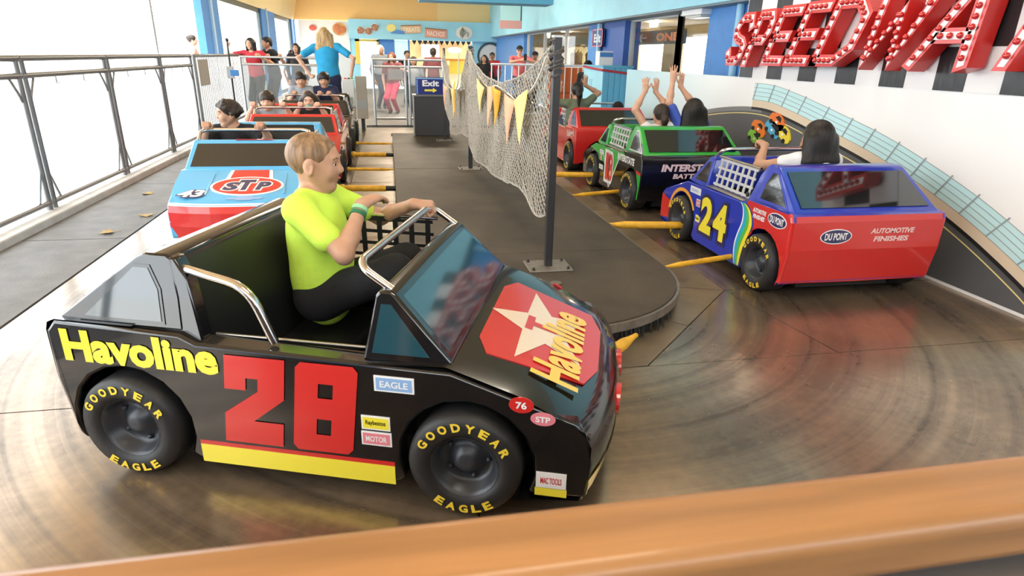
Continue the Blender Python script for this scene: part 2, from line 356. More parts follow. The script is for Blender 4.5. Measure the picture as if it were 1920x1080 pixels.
fu = MB().box(3.765, 4.1, -1.5, 24.5, 1.845, 1.87).build('trim_2', mat('grey soffit underside', (.20, .25, .28), .6)); struct(fu)
fi = thing('ceiling_fixture', 'small white wall light box above the arcade window', 'light', (BX-.14, 8.1, 1.72)); MB().box(-.12, .14, -.28, .28, .06, .14).build('housing', M_white, fi, bevel=.015); MB().box(-.09, .11, -.22, .22, .03, .06).build('diffuser', mat('frosted cover', (.6, .6, .56), .3), fi, bevel=.01)
# arcade interior
ai = MB(); ai.box(BX+.15, 7.5, -1.5, 24.5, -.02, .0); o = ai.build('floor', mat('arcade carpet', (.08, .07, .07), .8)); struct(o)
o = MB().box(BX+.15, 7.6, -1.5, 24.5, 2.05, 2.12).build('ceiling', mat('arcade ceiling', (.42, .36, .27), .7)); struct(o)
aw = MB()
for a, b_ in ((-1.5, 14.3), (16.2, 17.3), (19.2, 24.5)): aw.box(7.5, 7.6, a, b_, 0, 2.1)
for a, b_ in ((14.3, 16.2), (17.3, 19.2)): aw.box(7.5, 7.6, a, b_, 1.78, 2.1)
aw.box(BX+.15, 7.6, 24.5, 24.6, 0, 2.1); o = aw.build('wall_far_right', mat('arcade back wall', (.36, .29, .16), .7, noise=.2, nscale=1)); struct(o)
og3 = MB().box(7.6, 40, -1.5, 60, -.2, -.04).build('ground', MATS['sunlit paving']); struct(og3)
for i, (y, z) in enumerate(((11.5, 2.03), (14.5, 2.03), (18.5, 2.03), (22, 2.03))):
    d = thing('downlight', 'round glowing arcade ceiling lamp '+('nearest the capped dark figure', 'showing above the hanging board', 'over the display palms', 'deepest inside near the back')[i], 'lamp', (6.0, y, z), 0, 'arcade ceiling lamps')
    MB().lathe([(.001, 0), (.16, 0), (.17, .01), (.19, .012), (.19, .02), (.001, .02)], 20).build('diffuser', mat('warm lamp glow', (1, .86, .6), .5, emit=6), d, smooth=True)
    l = bpy.data.lights.new('lamp', 'POINT'); l.energy = 28; l.color = (1, .8, .5); l.shadow_soft_size = .15; lo = bpy.data.objects.new('lamp_light', l); COL.objects.link(lo); lo.parent = d; lo.location = (0, 0, -.15)

# left facade: windows and blue columns ----------------------------------
FX = -3.2
for y0, y1 in ((12.7, 13.9), (18.5, 20.5), (24.0, 25.0)):
    struct(MB().box(FX-.08, FX+.05, y0, y1, 0, 2.3).build('column', M_blueP), 'blue column between the big windows')
    struct(MB().box(FX+.05, FX+.09, y0+.5, y0+.62, 0, 2.3).build('downpipe', mat('pale column edge', (.42, .62, .80), .5)))
for i, (y0, y1) in enumerate(((13.9, 18.5), (20.5, 24.0))):
    t = MB(); t.box(FX-.08, FX, y0, y0+.10, 0, 2.25); t.box(FX-.08, FX, y1-.10, y1, 0, 2.25); t.box(FX-.08, FX, y0, y1, 2.15, 2.25); t.box(FX-.08, FX, y0, y1, 0, .12)
    w = t.build('window_%d' % (i+4), mat('dark window frame', (.10, .12, .12), .4, .4)); struct(w, 'tall bright window beside the queue')
    MB().box(FX-.05, FX-.043, y0+.1, y1-.1, .12, 2.15).build('pane', M_glass, w)
t = MB(); t.box(FX-.06, FX, 10.2, 10.28, .0, 3.0); o = t.build('column', M_frame); struct(o, 'slim window frame post')
# upper yellow soffit, ceiling
struct(MB().box(FX-.3, -1.2, 24.5, 24.7, 2.28, 3.45).build('wall_upper', M_yel)); struct(MB().box(-1.2, 1.85, 24.5, 24.7, 2.34, 3.45).build('wall_upper', M_yel)); struct(MB().box(1.85, 4.1, 24.5, 24.7, 2.3, 3.45).build('wall_upper', M_yel2))
o = MB().prism([(FX-.3, 2.26), (FX+.06, 2.26), (FX+.35, 3.42), (FX-.3, 3.42)], lambda x, z: (x, 11.5, z), lambda x, z: (x, 24.5, z)).build('trim_3', M_yel2); struct(o, 'sloping yellow soffit over the big windows')
struct(MB().box(FX-.3, 4.1, -1.5, 25, 3.42, 3.55).build('ceiling', M_ceil))
struct(MB().box(.5, 2.48, 9.9, 10.4, 1.975, 3.42).build('beam', M_beam), 'blue beam hanging across the ceiling')
# shop at the back ------------------------------------------------------
SY = 24.5
sh = MB(); sh.box(-1.28, 4.2, SY-.35, SY, 1.70, 2.34); struct(sh.build('trim_4', M_sky), 'light blue snack shop fascia')
struct(MB().box(-1.28, -.95, SY-.1, SY+.1, 0, 1.7).build('wall_shop', M_sky)); struct(MB().box(-.3, .22, SY-.1, SY+.1, 0, 1.7).build('wall_shop', M_blueP))
struct(MB().box(3.1, 4.2, SY-.1, SY+.1, 0, 1.7).build('wall_shop', M_sky))
struct(MB().box(FX, -1.28, SY-.05, SY+.1, 0, 1.2).build('wall_shop', mat('pale shop front', (.62, .66, .66), .6)))
struct(MB().box(-1.3, 4.2, SY+3, SY+3.1, 0, 2.2).build('wall_shop', mat('warm shop back wall', (.42, .27, .13), .6, noise=.25, nscale=3))); struct(MB().box(-1.3, 4.2, SY+.1, SY+3, 1.72, 1.8).build('ceiling', M_ceil))
t = MB(); t.box(-1.1, -.95, SY-.14, SY-.09, .85, 1.69); t.box(-.35, -.28, SY-.14, SY-.09, .85, 1.69); t.box(-1.1, -.28, SY-.14, SY-.09, 1.62, 1.69)
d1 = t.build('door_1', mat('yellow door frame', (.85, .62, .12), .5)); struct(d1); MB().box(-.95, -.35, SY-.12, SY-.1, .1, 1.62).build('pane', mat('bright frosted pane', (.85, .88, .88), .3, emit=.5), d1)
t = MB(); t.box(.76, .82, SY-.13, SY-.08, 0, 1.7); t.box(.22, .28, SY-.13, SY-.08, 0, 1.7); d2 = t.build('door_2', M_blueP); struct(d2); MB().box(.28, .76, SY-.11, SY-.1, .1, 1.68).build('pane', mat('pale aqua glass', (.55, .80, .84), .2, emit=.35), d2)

struct(MB().box(FX-.3, 4.1, -2.6, -2.5, 0, 2.1).build('wall_light_block', mat('dark brown light block', (.10, .075, .055), .7)))  # added unseen behind the camera; its height limits light from that side
struct(MB().box(FX-.3, 4.1, -2.5, -1.5, 3.42, 3.55).build('ceiling', M_ceil)); struct(MB().box(-2.75, 4.1, -2.5, -1.5, -.14, 0).build('floor', M_conc))
struct(MB().box(FX-.3, FX+.05, -2.6, -1.2, 0, 3.42).build('wall_left', M_blueP))
struct(MB().box(FX-.3, FX+.05, -1.2, 12.3, 2.75, 3.42).build('wall_left', M_yel2), 'yellow header above the open side')

def fill_panel(label, x, y, e, c):  # unseen overhead panels, added to brighten the lanes and the far shop
    t = thing('added_fill_panel', label, 'light', (x, y, 3.36), 0, 'added fill light panels'); MB().box(-.62, .62, -.32, .32, .02, .06).build('housing', M_white, t); MB().box(-.58, .58, -.28, .28, .0, .02).build('diffuser', mat('added glow diffuser', (1, .9, .75), .5, emit=3.), t)
    l = area_lamp('fill_light', 0, 0, 1.1, .5, e, 0, c); l.parent = t; l.location = (0, 0, -.02)
for lb, x, y in (('added fill light panel above the nearest bend', .6, .8), ('added fill light panel above the outgoing lane', 2.3, 4.2), ('added fill light panel above the island', .4, 6.6), ('added fill light panel above the queue barriers', .6, 13.5), ('added fill light panel before the snack shop', .4, 19.5)): fill_panel(lb, x, y, 15 if y < 10 else 170, (1, .86, .66))
# ================================================================== ride cars
def paint(name, c, rough=.28): return mat(name, c, rough, coat=.7)
P_black = paint('gloss black paint', (.006, .006, .007), .16); P_blue = paint('royal blue paint', (.012, .035, .42)); P_red = paint('gloss red paint', (.60, .022, .02))
P_green = paint('bright green paint', (.03, .40, .05)); P_petty = paint('light blue paint', (.10, .42, .72)); P_white = paint('gloss white decal', (.85, .85, .85)); P_yel = paint('yellow decal', (.86, .74, .05))
P_dred = paint('deep red paint', (.42, .018, .02)); P_cyan = paint('cyan decal', (.02, .40, .62)); P_lime = paint('green decal', (.10, .48, .06)); P_navy = paint('navy decal', (.02, .02, .10)); P_pink = paint('pink decal', (.75, .22, .27)); P_sky = paint('sky decal', (.25, .42, .70))
G_black = mat('dark tinted panel', (.010, .012, .014), .05, coat=1., spec=.6); G_teal = mat('teal tinted windscreen', (.012, .055, .075), .08, coat=.8)
M_chrome = mat('chrome tube', (.72, .70, .68), .12, 1.); M_int = mat('black moulded interior', (.010, .010, .011), .45); M_tire = mat('black rubber', (.018, .018, .019), .5, bump=.1, bscale=80); M_hub = mat('dark grey wheel hub', (.05, .055, .065), .35, .3)
M_tyel = mat('yellow tyre lettering', (.85, .62, .05), .5); M_armY = mat('yellow drive arm', (.78, .42, .03), .45, noise=.2, nscale=14); M_net = mat('grey window net', (.50, .52, .55), .5); M_netB = mat('black window net', (.02, .02, .022), .45)
HW = .43
def ys(z): return .405-.20*(z-.48)
def arch(cx, n=12, r=.195, zb=.085):
    a0 = math.asin((.165-zb)/r); return [(cx-r*math.cos(a), .165+r*math.sin(a)) for a in [lerp(-a0, math.pi+a0, i/n) for i in range(n+1)]]
SIDE = [(-.205, .11)]+arch(0)+[(.22, .06), (.82, .06)]+arch(1.04)+[(1.385, .09), (1.395, .20), (1.385, .29), (1.345, .328), (1.0, .447), (.74, .452), (.25, .462), (.20, .485), (-.20, .495), (-.232, .46), (-.235, .30)]
def nosex(y): return -.075*abs(y/HW)**2.6
TH = math.atan(.328); CT, ST = math.cos(TH), math.sin(TH)
def hood(u, v, o): return (1.42-v*CT+ST*o, u, .325+v*ST+CT*o)
def wsm(u, v, o): k = .70711; return (1.0-v*k+o*k, u, .466+v*k+o*k)
RL = math.hypot(.26, .19); RC, RS = .26/RL, .19/RL
def rearw(u, v, o): return (-.205+v*RC-RS*o, -u, .500+v*RS+RC*o)
def rear(u, v, o): return (-.237-o+.0 - (0 if v > .3 else (v-.3)*.16), -u, v)
def sideR(u, v, o): return (u, -HW-o, v)
def sideL(u, v, o): return (-u, HW+o, v)
def cabR(u, v, o): return (u, -ys(v)-o, v)
def cabL(u, v, o): return (-u, ys(v)+o, v)
_shared = {}
def shared(key, fn):
    if key not in _shared: _shared[key] = fn()
    return _shared[key]
def round_path(pts, r, n=5):
    P = [Vector(p) for p in pts]; out = [P[0]]
    for i in range(1, len(P)-1):
        a = (P[i-1]-P[i]); b = (P[i+1]-P[i]); rr = min(r, a.length*.45, b.length*.45); A = P[i]+a.normalized()*rr; B = P[i]+b.normalized()*rr
        for k in range(n+1): t = k/n; out.append(A*(1-t)**2+P[i]*2*t*(1-t)+B*t*t)
    return out+[P[-1]]
def wheel(parent, x, y, side):
    """side +1 = left of the car"""
    f = lambda r, a, h: (r*math.cos(a), side*h, r*math.sin(a))
    w = link('wheel', shared(('tire', side), lambda: MB().lathe([(.098, -.06), (.12, -.066), (.150, -.066), (.163, -.05), (.165, -.03), (.165, .03), (.163, .05), (.152, .064), (.12, .067), (.100, .060), (.096, .05)], 40, f).mesh('tire', M_tire, True)), parent)
    w.location = (x, y, .165)
    link('hub', shared(('hub', side), lambda: MB().lathe([(.098, .058), (.088, .050), (.084, .015), (.06, .005), (.045, .018), (.03, .036), (.018, .04), (.001, .04)], 28, f).mesh('hub', M_hub, True)), w)
    nut = shared(('nuts', side), lambda: (lambda m: [m.sphere((.062*math.cos(a), side*.012, .062*math.sin(a)), .009, 6) for a in [i*1.2566 for i in range(5)]] and m)(MB()).mesh('wheel_nuts', M_hub, True)); link('wheel_nuts', nut, w)['kind'] = 'stuff'
    def lt(s, c0, span, fl_):
        m = MB()
        for i, ch in enumerate(s):
            a = c0+fl_*(span/2-span*i/(len(s)-1))       # clockwise seen from the outer side
            def mp(u, v, o, a=a):
                if fl_ > 0: r = .134+v; aa = a-u/.134
                else: r = .134-v; aa = a+u/.134
                return ((r*math.cos(aa))*(-1 if side > 0 else 1), side*(.0685+o), r*math.sin(aa))
            letters(m, ch, mp, 0, 0, .026, .027, .045)
        return m.mesh('tyre_lettering', M_tyel)
    for q in (('GOODYEAR', math.pi/2, 2.1, 1), ('EAGLE', -math.pi/2, 1.1, -1)): link('tyre_lettering', shared(('lett', side, q[0]), lambda q=q: lt(*q)), w)
def car_base(name, label, loc, rz, body, cab, glassf=G_black, glassr=G_black, netm=M_net, interior=M_int, frame=None, wsc=1.09):
    t = thing(name, label, 'ride car', loc, rz, 'stock car ride vehicles'); t.scale = (1, wsc, 1); frame = frame or P_black
    b = MB()
    for s in (1, -1): b.prism(SIDE, lambda x, z, s=s: (x, s*HW, z), lambda x, z, s=s: (x, s*.355, z))
    b.build('body_side', body, t, bevel=.012, ang=50)
    # hood + nose as one loft
    h = MB(); ny = 14; prof = [(.74, .452), (.985, .467), (1.0, .4627), (1.18, .4037), (1.395, .3332), (1.445, .308), (1.465, .26), (1.462, .17), (1.44, .085), (1.2, .07)]
    for j in range(ny+1):
        y = lerp(-HW, HW, j/ny)
        for i, (x, z) in enumerate(prof):
            k = max(0, min(1, (x-1.18)/.2)); h.v.append((x+nosex(y)*k, y, z-(.004 if abs(y) > HW-.01 else 0)))
    n = len(prof)
    for j in range(ny):
        for i in range(n-1): h.f.append((j*n+i, j*n+i+1, (j+1)*n+i+1, (j+1)*n+i)); h.m.append(0)
    h.build('hood', body, t, smooth=True)
    r = MB(); prof = [(.05, .495), (-.20, .497), (-.228, .485), (-.237, .46), (-.237, .30), (-.207, .11), (-.15, .10)]; n = len(prof)
    for j in range(9):
        y = lerp(-HW+.006, HW-.006, j/8)
        for x, z in prof: r.v.append((x, y, z))
    for j in range(8):
        for i in range(n-1): r.f.append((j*n+i, j*n+i+1, (j+1)*n+i+1, (j+1)*n+i)); r.m.append(0)
    r.build('tail_panel', body, t, smooth=True)
    # rear cab
    c = MB(); cp = [(-.205, .485), (-.205, .497), (.055, .688), (.085, .70), (.15, .70), (.165, .69), (.19, .58), (.20, .485)]
    c.prism(cp, lambda x, z: (x, ys(z), z), lambda x, z: (x, -ys(z), z))
    for s in (1, -1): c.prism([(.13, .485), (.15, .695), (.175, .69), (.215, .63), (.262, .455), (.13, .455)], lambda x, z, s=s: (x, s*(ys(z)-.002), z), lambda x, z, s=s: (x, s*(ys(z)-.05), z))
    c.build('rear_cab', cab, t, bevel=.014, ang=35)
    g = MB(); plate(g, [(-.36, .03), (.36, .03), (.335, .295), (-.335, .295)], rearw, .0, .0035); g.build('rear_window', glassr, t)
    for mp, s in ((cabL, -1), (cabR, 1)):
        q = [(-.115, .508), (.135, .508), (.125, .60), (.095, .66), (.05, .66)]; q = [(s*x, z) for x, z in q]
        e = [(lerp(sum(p[0] for p in q)/5, x, 1.13), lerp(sum(p[1] for p in q)/5, z, 1.11)) for x, z in q]
        m_ = MB(); plate(m_, e, mp, -.002, .0025); w_ = m_.build('quarter_window', frame, t); m_ = MB(); plate(m_, q, mp, .0025, .0045); m_.build('quarter_pane', glassr, w_)
    # windscreen wedge
    w = MB(); wp = [(1.0, .45), (1.0, .47), (.835, .635), (.82, .645), (.79, .645), (.775, .63), (.745, .45)]
    wp[1] = (1.0, .466); w.prism(wp, lambda x, z: (x, ys(z), z), lambda x, z: (x, -ys(z), z)); w.build('windscreen_frame', cab, t, bevel=.010, ang=35)
    g = MB(); plate(g, [(-.375, .025), (.375, .025), (.345, .220), (-.345, .220)], wsm, .0, .003); g.build('windscreen', glassf, t)
    for mp, s in ((cabL, -1), (cabR, 1)):
        q = [(s*x, z) for x, z in ((.772, .475), (.795, .61), (.822, .61), (.935, .475))]; m_ = MB(); plate(m_, q, mp, -.002, .003); m_.build('front_quarter_window', glassf, t)
    # interior
    MB().box(.15, .80, -.36, .36, .10, .14).build('cabin_floor', interior, t)
    MB().box(-.12, 1.25, -.27, .27, .045, .12).build('chassis', M_dark, t)
    s = MB(); s.box(.19, .54, -.35, .35, .14, .27); s.build('seat', interior, t, bevel=.025)
    MB().prism([(.17, .25), (.255, .25), (.218, .60), (.180, .684), (.16, .684)], lambda x, z: (x, .345, z), lambda x, z: (x, -.345, z)).build('seat_back', interior, t, bevel=.015)
    MB().prism([(.72, .14), (.78, .14), (.78, .60), (.745, .44)], lambda x, z: (x, .35, z), lambda x, z: (x, -.35, z)).build('dashboard', interior, t)
    for x in (0, 1.04):
        MB().box(x-.2, x+.2, -.26, .26, .1, .36).build('wheel_box', M_dark, t)
        for s in (1, -1): wheel(t, x, s*.392, s)
    # sill strips, chrome
    for s in (1, -1): MB().box(.27, .735, s*.36-.004 if s < 0 else .36, s*.425+.004 if s > 0 else -.356, .461, .467).build('sill_plate', mat('worn aluminium sill', (.50, .46, .40), .3, .9), t, bevel=.002)
    MB().tube(round_path([(.815, .345, .640), (.735, .345, .695), (.715, .30, .705), (.715, -.30, .705), (.735, -.345, .695), (.815, -.345, .640)], .05), .0125, 10).build('grab_rail', M_chrome, t, smooth=True)
    MB().tube(round_path([(.19, -.345, .655), (.27, -.372, .652), (.41, -.388, .630), (.475, -.392, .468)], .07), .0135, 10).build('door_grab_bar', M_chrome, t, smooth=True)
    nt = MB(); X0, X1, Z0, Z1 = .275, .72, .472, .652
    for i in range(7): x = lerp(X0+.02, X1-.03, i/6); nt.prism([(x-.0095, Z0), (x+.0095, Z0), (x+.0095+.012, Z1), (x-.0095+.012, Z1)], lambda x, z: (x, ys(z)-.018, z), lambda x, z: (x, ys(z)-.024, z))
    for i in range(4): z = lerp(Z0+.012, Z1-.012, i/3); nt.prism([(X0, z-.007), (X1, z-.007), (X1, z+.007), (X0, z+.007)], lambda x, z: (x, ys(z)-.0155, z), lambda x, z: (x, ys(z)-.0215, z))
    no = nt.build('window_net', netm, t)
    MB().tube([(X0-.02, ys(Z1)-.018, Z1+.004), (X1+.02, ys(Z1)-.018, Z1+.004)], .008, 8).build('net_rod', M_chrome, no, smooth=True)
    MB().sphere((.29, ys(.5)-.008, .497), (.014, .008, .016), 10).build('net_latch', M_int, no, smooth=True)
    return t
def part(t, name, m, fn, label=None):
    mb = MB(); fn(mb); o = mb.build(name, m, t)
    if label: o['label'] = label
    return o
def arc_band(cx, cz, r0, r1, a0, a1, n=14):
    A = [(cx+r0*math.cos(lerp(a0, a1, i/n)), cz+r0*math.sin(lerp(a0, a1, i/n))*1.0) for i in range(n+1)]; B = [(cx+r1*math.cos(lerp(a0, a1, i/n)), cz+r1*math.sin(lerp(a0, a1, i/n))) for i in range(n+1)]; return A, B
def band(mb, A, B, mp, o, mi=0):
    n = len(A); mb.add([mp(*p, o) for p in A]+[mp(*p, o) for p in B], [(i, i+1, n+i+1, n+i) for i in range(n-1)], mi)
def sticker(t, mp, u, v, w, h, c1, c2, s='', shear=0, o=.003):
    a = part(t, 'sticker', P_white, lambda m: plate(m, rrect(u-w/2, u+w/2, v-h/2, v+h/2), mp, 0, o))
    def f(m):
        flat(m, rrect(u-w*.45, u+w*.45, v-h*.40, v+h*.40), mp, o+.0008)
        if s: letters(m, s, mp, u, v, w*.7, h*.42, .02, shear, 0, o+.0016, 1)
    mb = MB(); f(mb); mb.build('sticker_print', [c1, c2], a)

# ---- number 28, black, in front -------------------------------------------
A28 = math.radians(-19.8)
c28 = car_base('race_car', 'gloss black ride car with red number 28 and yellow lettering, nearest the camera', (-.660, 2.250, 0), A28, P_black, P_black, G_teal, mat('reflecting quarter glass', (.05, .065, .075), .04, coat=1.), M_netB, wsc=1.05)
def side28(mp, s, tag_):
    part(c28, 'rocker_stripe', P_yel, lambda m: plate(m, rrect(*sorted((s*.215, s*.83)), .062, .125), mp, 0, .002), 'yellow rocker stripe')
    part(c28, 'pinstripe', P_red, lambda m: plate(m, rrect(*sorted((s*.215, s*.83)), .125, .138), mp, 0, .002))
    two = [(0, 1), (1, 1), (1, .55), (.50, .27), (1, .27), (1, 0), (0, 0), (0, .34), (.56, .62), (.56, .76), (.36, .76), (.36, .62), (0, .62)]
    e8 = [[(0, .56), (0, .94), (.08, 1), (.92, 1), (1, .94), (1, .56), (.94, .5), (.62, .5), (.62, .62), (.62, .78), (.38, .78), (.38, .62), (.62, .62), (.62, .5), (.06, .5)],
          [(.06, .5), (.94, .5), (1, .44), (1, .06), (.92, 0), (.62, 0), (.62, .22), (.62, .38), (.38, .38), (.38, .22), (.62, .22), (.62, 0), (.08, 0), (0, .06), (0, .44)]]
    dg = lambda p, u0: (s*.525+u0+p[0]*.185+(p[1]-.5)*.035, .148+p[1]*.29)
    def nums(m): 
        flat(m, [dg(p, -.205) for p in two], mp, .003)
        for q in ([(0, .5), (0, .94), (.08, 1), (.38, 1), (.38, .5)], [(.62, .5), (.62, 1), (.92, 1), (1, .94), (1, .5)], [(.38, .78), (.38, 1), (.62, 1), (.62, .78)], [(0, .06), (0, .5), (.38, .5), (.38, 0), (.08, 0)], [(.62, 0), (.62, .5), (1, .5), (1, .06), (.92, 0)], [(.38, 0), (.38, .20), (.62, .20), (.62, 0)], [(.38, .38), (.38, .62), (.62, .62), (.62, .38)]): flat(m, [dg(p, .012) for p in q], mp, .003)
    part(c28, 'door_number', P_red, nums, 'red number 28')
    part(c28, 'side_lettering', P_yel, lambda m: letters(m, 'Havoline', mp, s*.065, .420, .50, .105, .045, 0, 0, .003), 'yellow lettering on the rear fender')
    sticker(c28, mp, s*.84, .395, .115, .048, P_sky, P_white, 'EAGLE'); sticker(c28, mp, s*.78, .265, .085, .045, P_yel, P_black, 'Raybestos'); sticker(c28, mp, s*.78, .213, .09, .045, P_pink, P_white, 'MOTOR')
    sticker(c28, mp, s*1.285, .14, .085, .05, P_white, P_red, 'MAC TOOLS'); 
    part(c28, 'sticker', P_yel, lambda m: plate(m, rrect(*sorted((s*1.24, s*1.33)), .088, .112), mp, 0, .003))
    a = part(c28, 'oval_sticker', P_red, lambda m: plate(m, ell(s*1.195, .372, .034, .024), mp, 0, .003)); mb = MB(); letters(mb, '76', mp, s*1.195, .372, .03, .022, .03, 0, 0, .0045); mb.build('sticker_print', P_white, a)
    a = part(c28, 'oval_sticker', P_pink, lambda m: plate(m, ell(s*1.255, .335, .034, .020), mp, 0, .003)); mb = MB(); letters(mb, 'STP', mp, s*1.255, .335, .04, .018, .03, 0, 0, .0045); mb.build('sticker_print', P_white, a)
side28(sideR, 1, 'r'); side28(sideL, -1, 'l')
def hood28(m):
    plate(m, [(-.25, .07), (-.14, .03), (.14, .03), (.25, .07), (.29, .37), (.21, .41), (-.21, .41), (-.29, .37)], hood, -.002, .003)
hd = part(c28, 'hood_emblem', P_red, hood28, 'red hood emblem with white star and yellow lettering')
mb = MB(); st5 = []
for i in range(10): a = math.pi/2+i*math.pi/5; r_ = .205 if i % 2 == 0 else .085; st5.append((r_*math.cos(a)*1.3, .235+r_*math.sin(a)*.88))
flat(mb, st5, hood, .0045); mb.build('star', paint('cream star', (.80, .66, .52)), hd)
mb = MB(); letters(mb, 'T', hood, 0, .235, .10, .11, .05, 0, 0, .006); mb.build('star_letter', P_red, hd)
mb = MB(); letters(mb, 'Havoline', hood, -.07, .16, .50, .15, .035, .15, 0, .0075); mb.build('hood_lettering', paint('amber lettering', (.88, .55, .06)), hd)
frontm = lambda u, v, o: (1.467+nosex(u)+o, u, v)
part(c28, 'nose_emblem', P_red, lambda m: plate(m, ell(-.12, .235, .06, .045), frontm, -.01, .006)); part(c28, 'nose_emblem', P_red, lambda m: plate(m, ell(.12, .235, .06, .045), frontm, -.01, .006))
nb = MB()
for j in range(12):
    y0, y1 = lerp(-HW, HW, j/12), lerp(-HW, HW, (j+1)/12)
    nb.add([(1.464+nosex(y0), y0, .155), (1.464+nosex(y1), y1, .155), (1.446+nosex(y1), y1, .086), (1.446+nosex(y0), y0, .086)], [(0, 1, 2, 3)])
nb.build('front_stripe', P_yel, c28)['label'] = 'yellow air dam stripe'

# ---- number 24, blue and red rainbow --------------------------------------
def make24(loc, rz, label):
    t = car_base('race_car', label, loc, rz, P_blue, P_blue, frame=P_blue)
    for mp, s in ((sideL, -1), (sideR, 1)):
        def redz(m, mp=mp, s=s):
            out = [(-.20, .12)]+arch(0)[:9]+[(.165, .262), (.12, .30), (.11, .36), (.14, .42), (.21, .465), (.20, .482), (-.20, .492), (-.228, .46), (-.231, .30)]
            flat(m, [(s*x, z) for x, z in out], mp, .0016)
        part(t, 'rear_fender_paint', P_red, redz)
        for i, (c, r0, r1) in enumerate(((P_yel, .0, .03), (P_lime, .03, .06), (P_cyan, .06, .092), (P_white, .092, .104))):
            def rb(m, r0=r0, r1=r1, mp=mp, s=s):
                spine = [(.205, .075), (.20, .13), (.185, .20), (.155, .27), (.13, .33), (.135, .38), (.17, .43), (.235, .462)]; spine = dense(spine, 4); n = len(spine)
                wid = [lerp(.55, 1.15, math.sin(math.pi*min(1, i_/(n-1)*1.0))) for i_ in range(n)]
                def ofs(k): return [(s*(x+k*wid[i_]*.95), min(z, .455)+(k*.0)) for i_, (x, z) in enumerate(spine)]
                A, B = ofs(r0), ofs(r1); m.add([mp(*p, .0024) for p in A]+[mp(*p, .0024) for p in B], [(q, q+1, n+q+1, n+q) for q in range(n-1)])
            part(t, 'rainbow_stripe', c, rb)
        a = part(t, 'door_number', P_navy, lambda m, mp=mp, s=s: [letters(m, '2', mp, s*.575-.092, .272, .168, .245, .12, 0, 0, .003, ref=.05), letters(m, '4', mp, s*.575+.092, .272, .175, .245, .12, 0, 0, .003, ref=.05)])
        mb = MB(); letters(mb, '2', mp, s*.575-.092, .275, .160, .24, .05, 0, 0, .0042); letters(mb, '4', mp, s*.575+.092, .275, .165, .24, .05, 0, 0, .0042); mb.build('door_number_face', P_yel, a)
        def ovals(cu, cv, aa, bb, mp_, nm='oval_badge'):
            o = part(t, nm, P_white, lambda m: plate(m, ell(cu, cv, aa, bb), mp_, 0, .003)); mb = MB(); flat(mb, ell(cu, cv, aa*.93, bb*.88), mp_, .0038, 0); letters(mb, 'DU PONT', mp_, cu, cv, aa*1.45, bb*1.0, .03, 0, 0, .0046, 1); mb.build('badge_print', [P_navy, P_white], o)
        ovals(s*-.105, .435, .088, .040, mp)
        part(t, 'side_lettering', P_white, lambda m, mp=mp, s=s: [letters(m, 'AUTOMOTIVE', mp, s*.07, .445, .135, .026, .04, .2, 0, .003), letters(m, 'FINISHES', mp, s*.07, .410, .12, .026, .04, .2, 0, .003)])
        sticker(t, mp, s*.80, .33, .06, .05, P_pink, P_white, 'UAW'); sticker(t, mp, s*.785, .225, .06, .045, P_yel, P_black, 'Raybestos'); sticker(t, mp, s*.86, .405, .15, .045, P_white, P_sky, 'GOODWRENCH')
        # front fender lip
        def lip(m, mp=mp, s=s):
            A, B = arc_band(1.04, .165, .197, .222, .15, math.pi-.5); band(m, [(s*x, z) for x, z in A], [(s*x, min(z, .40)) for x, z in B], mp, .002)
        part(t, 'fender_lip', paint('orange decal', (.85, .38, .05)), lip)
        part(t, 'front_fender_paint', P_red, lambda m, mp=mp, s=s: flat(m, [(s*x, z) for x, z in ((1.245, .12), (1.385, .10), (1.392, .20), (1.383, .285), (1.23, .25))], mp, .0016))
    def rp(m):
        for z0, z1 in ((.115, .30), (.30, .455)): plate(m, [(-HW+.01, z0), (HW-.01, z0), (HW-.01, z1), (-HW+.01, z1)], rear, -.004, .0025)
        plate(m, [(-HW+.02, .455), (HW-.02, .455), (HW-.02, .486), (-HW+.02, .486)], lambda u, v, o: (-.2375-o*1.0+(v-.455)*.30, -u, v), -.004, .003)
    part(t, 'rear_panel_paint', P_red, rp)
    for s in (1, -1): part(t, 'rear_corner_paint', P_red, lambda m, s=s: m.tube([(-.196, s*.4225, .112), (-.226, s*.4225, .30), (-.226, s*.4225, .455), (-.216, s*.4225, .478), (-.195, s*.4225, .487)], .0125, 8)); part(t, 'rear_edge_paint', P_red, lambda m, s=s: m.tube([(-.196, s*.4225, .112), (-.196, 0, .108)], .0115, 8))
    o = part(t, 'oval_badge', P_white, lambda m: plate(m, ell(-.18, .375, .088, .042), rear, 0, .0035)); mb = MB(); flat(mb, ell(-.18, .375, .083, .037), rear, .0042, 0); letters(mb, 'DU PONT', rear, -.18, .375, .125, .040, .03, 0, 0, .005, 1); mb.build('badge_print', [P_navy, P_white], o)
    part(t, 'rear_lettering', paint('pale pink lettering', (.8, .55, .52)), lambda m: [letters(m, 'AUTOMOTIVE', rear, .135, .40, .25, .03, .04, .15, 0, .0035), letters(m, 'FINISHES', rear, .135, .355, .2, .03, .04, .15, 0, .0035)])
    return t
RXC = 2.52
make24((RXC, 3.08, 0), math.pi/2, 'blue ride car with yellow number 24 and rainbow stripe over red tail')
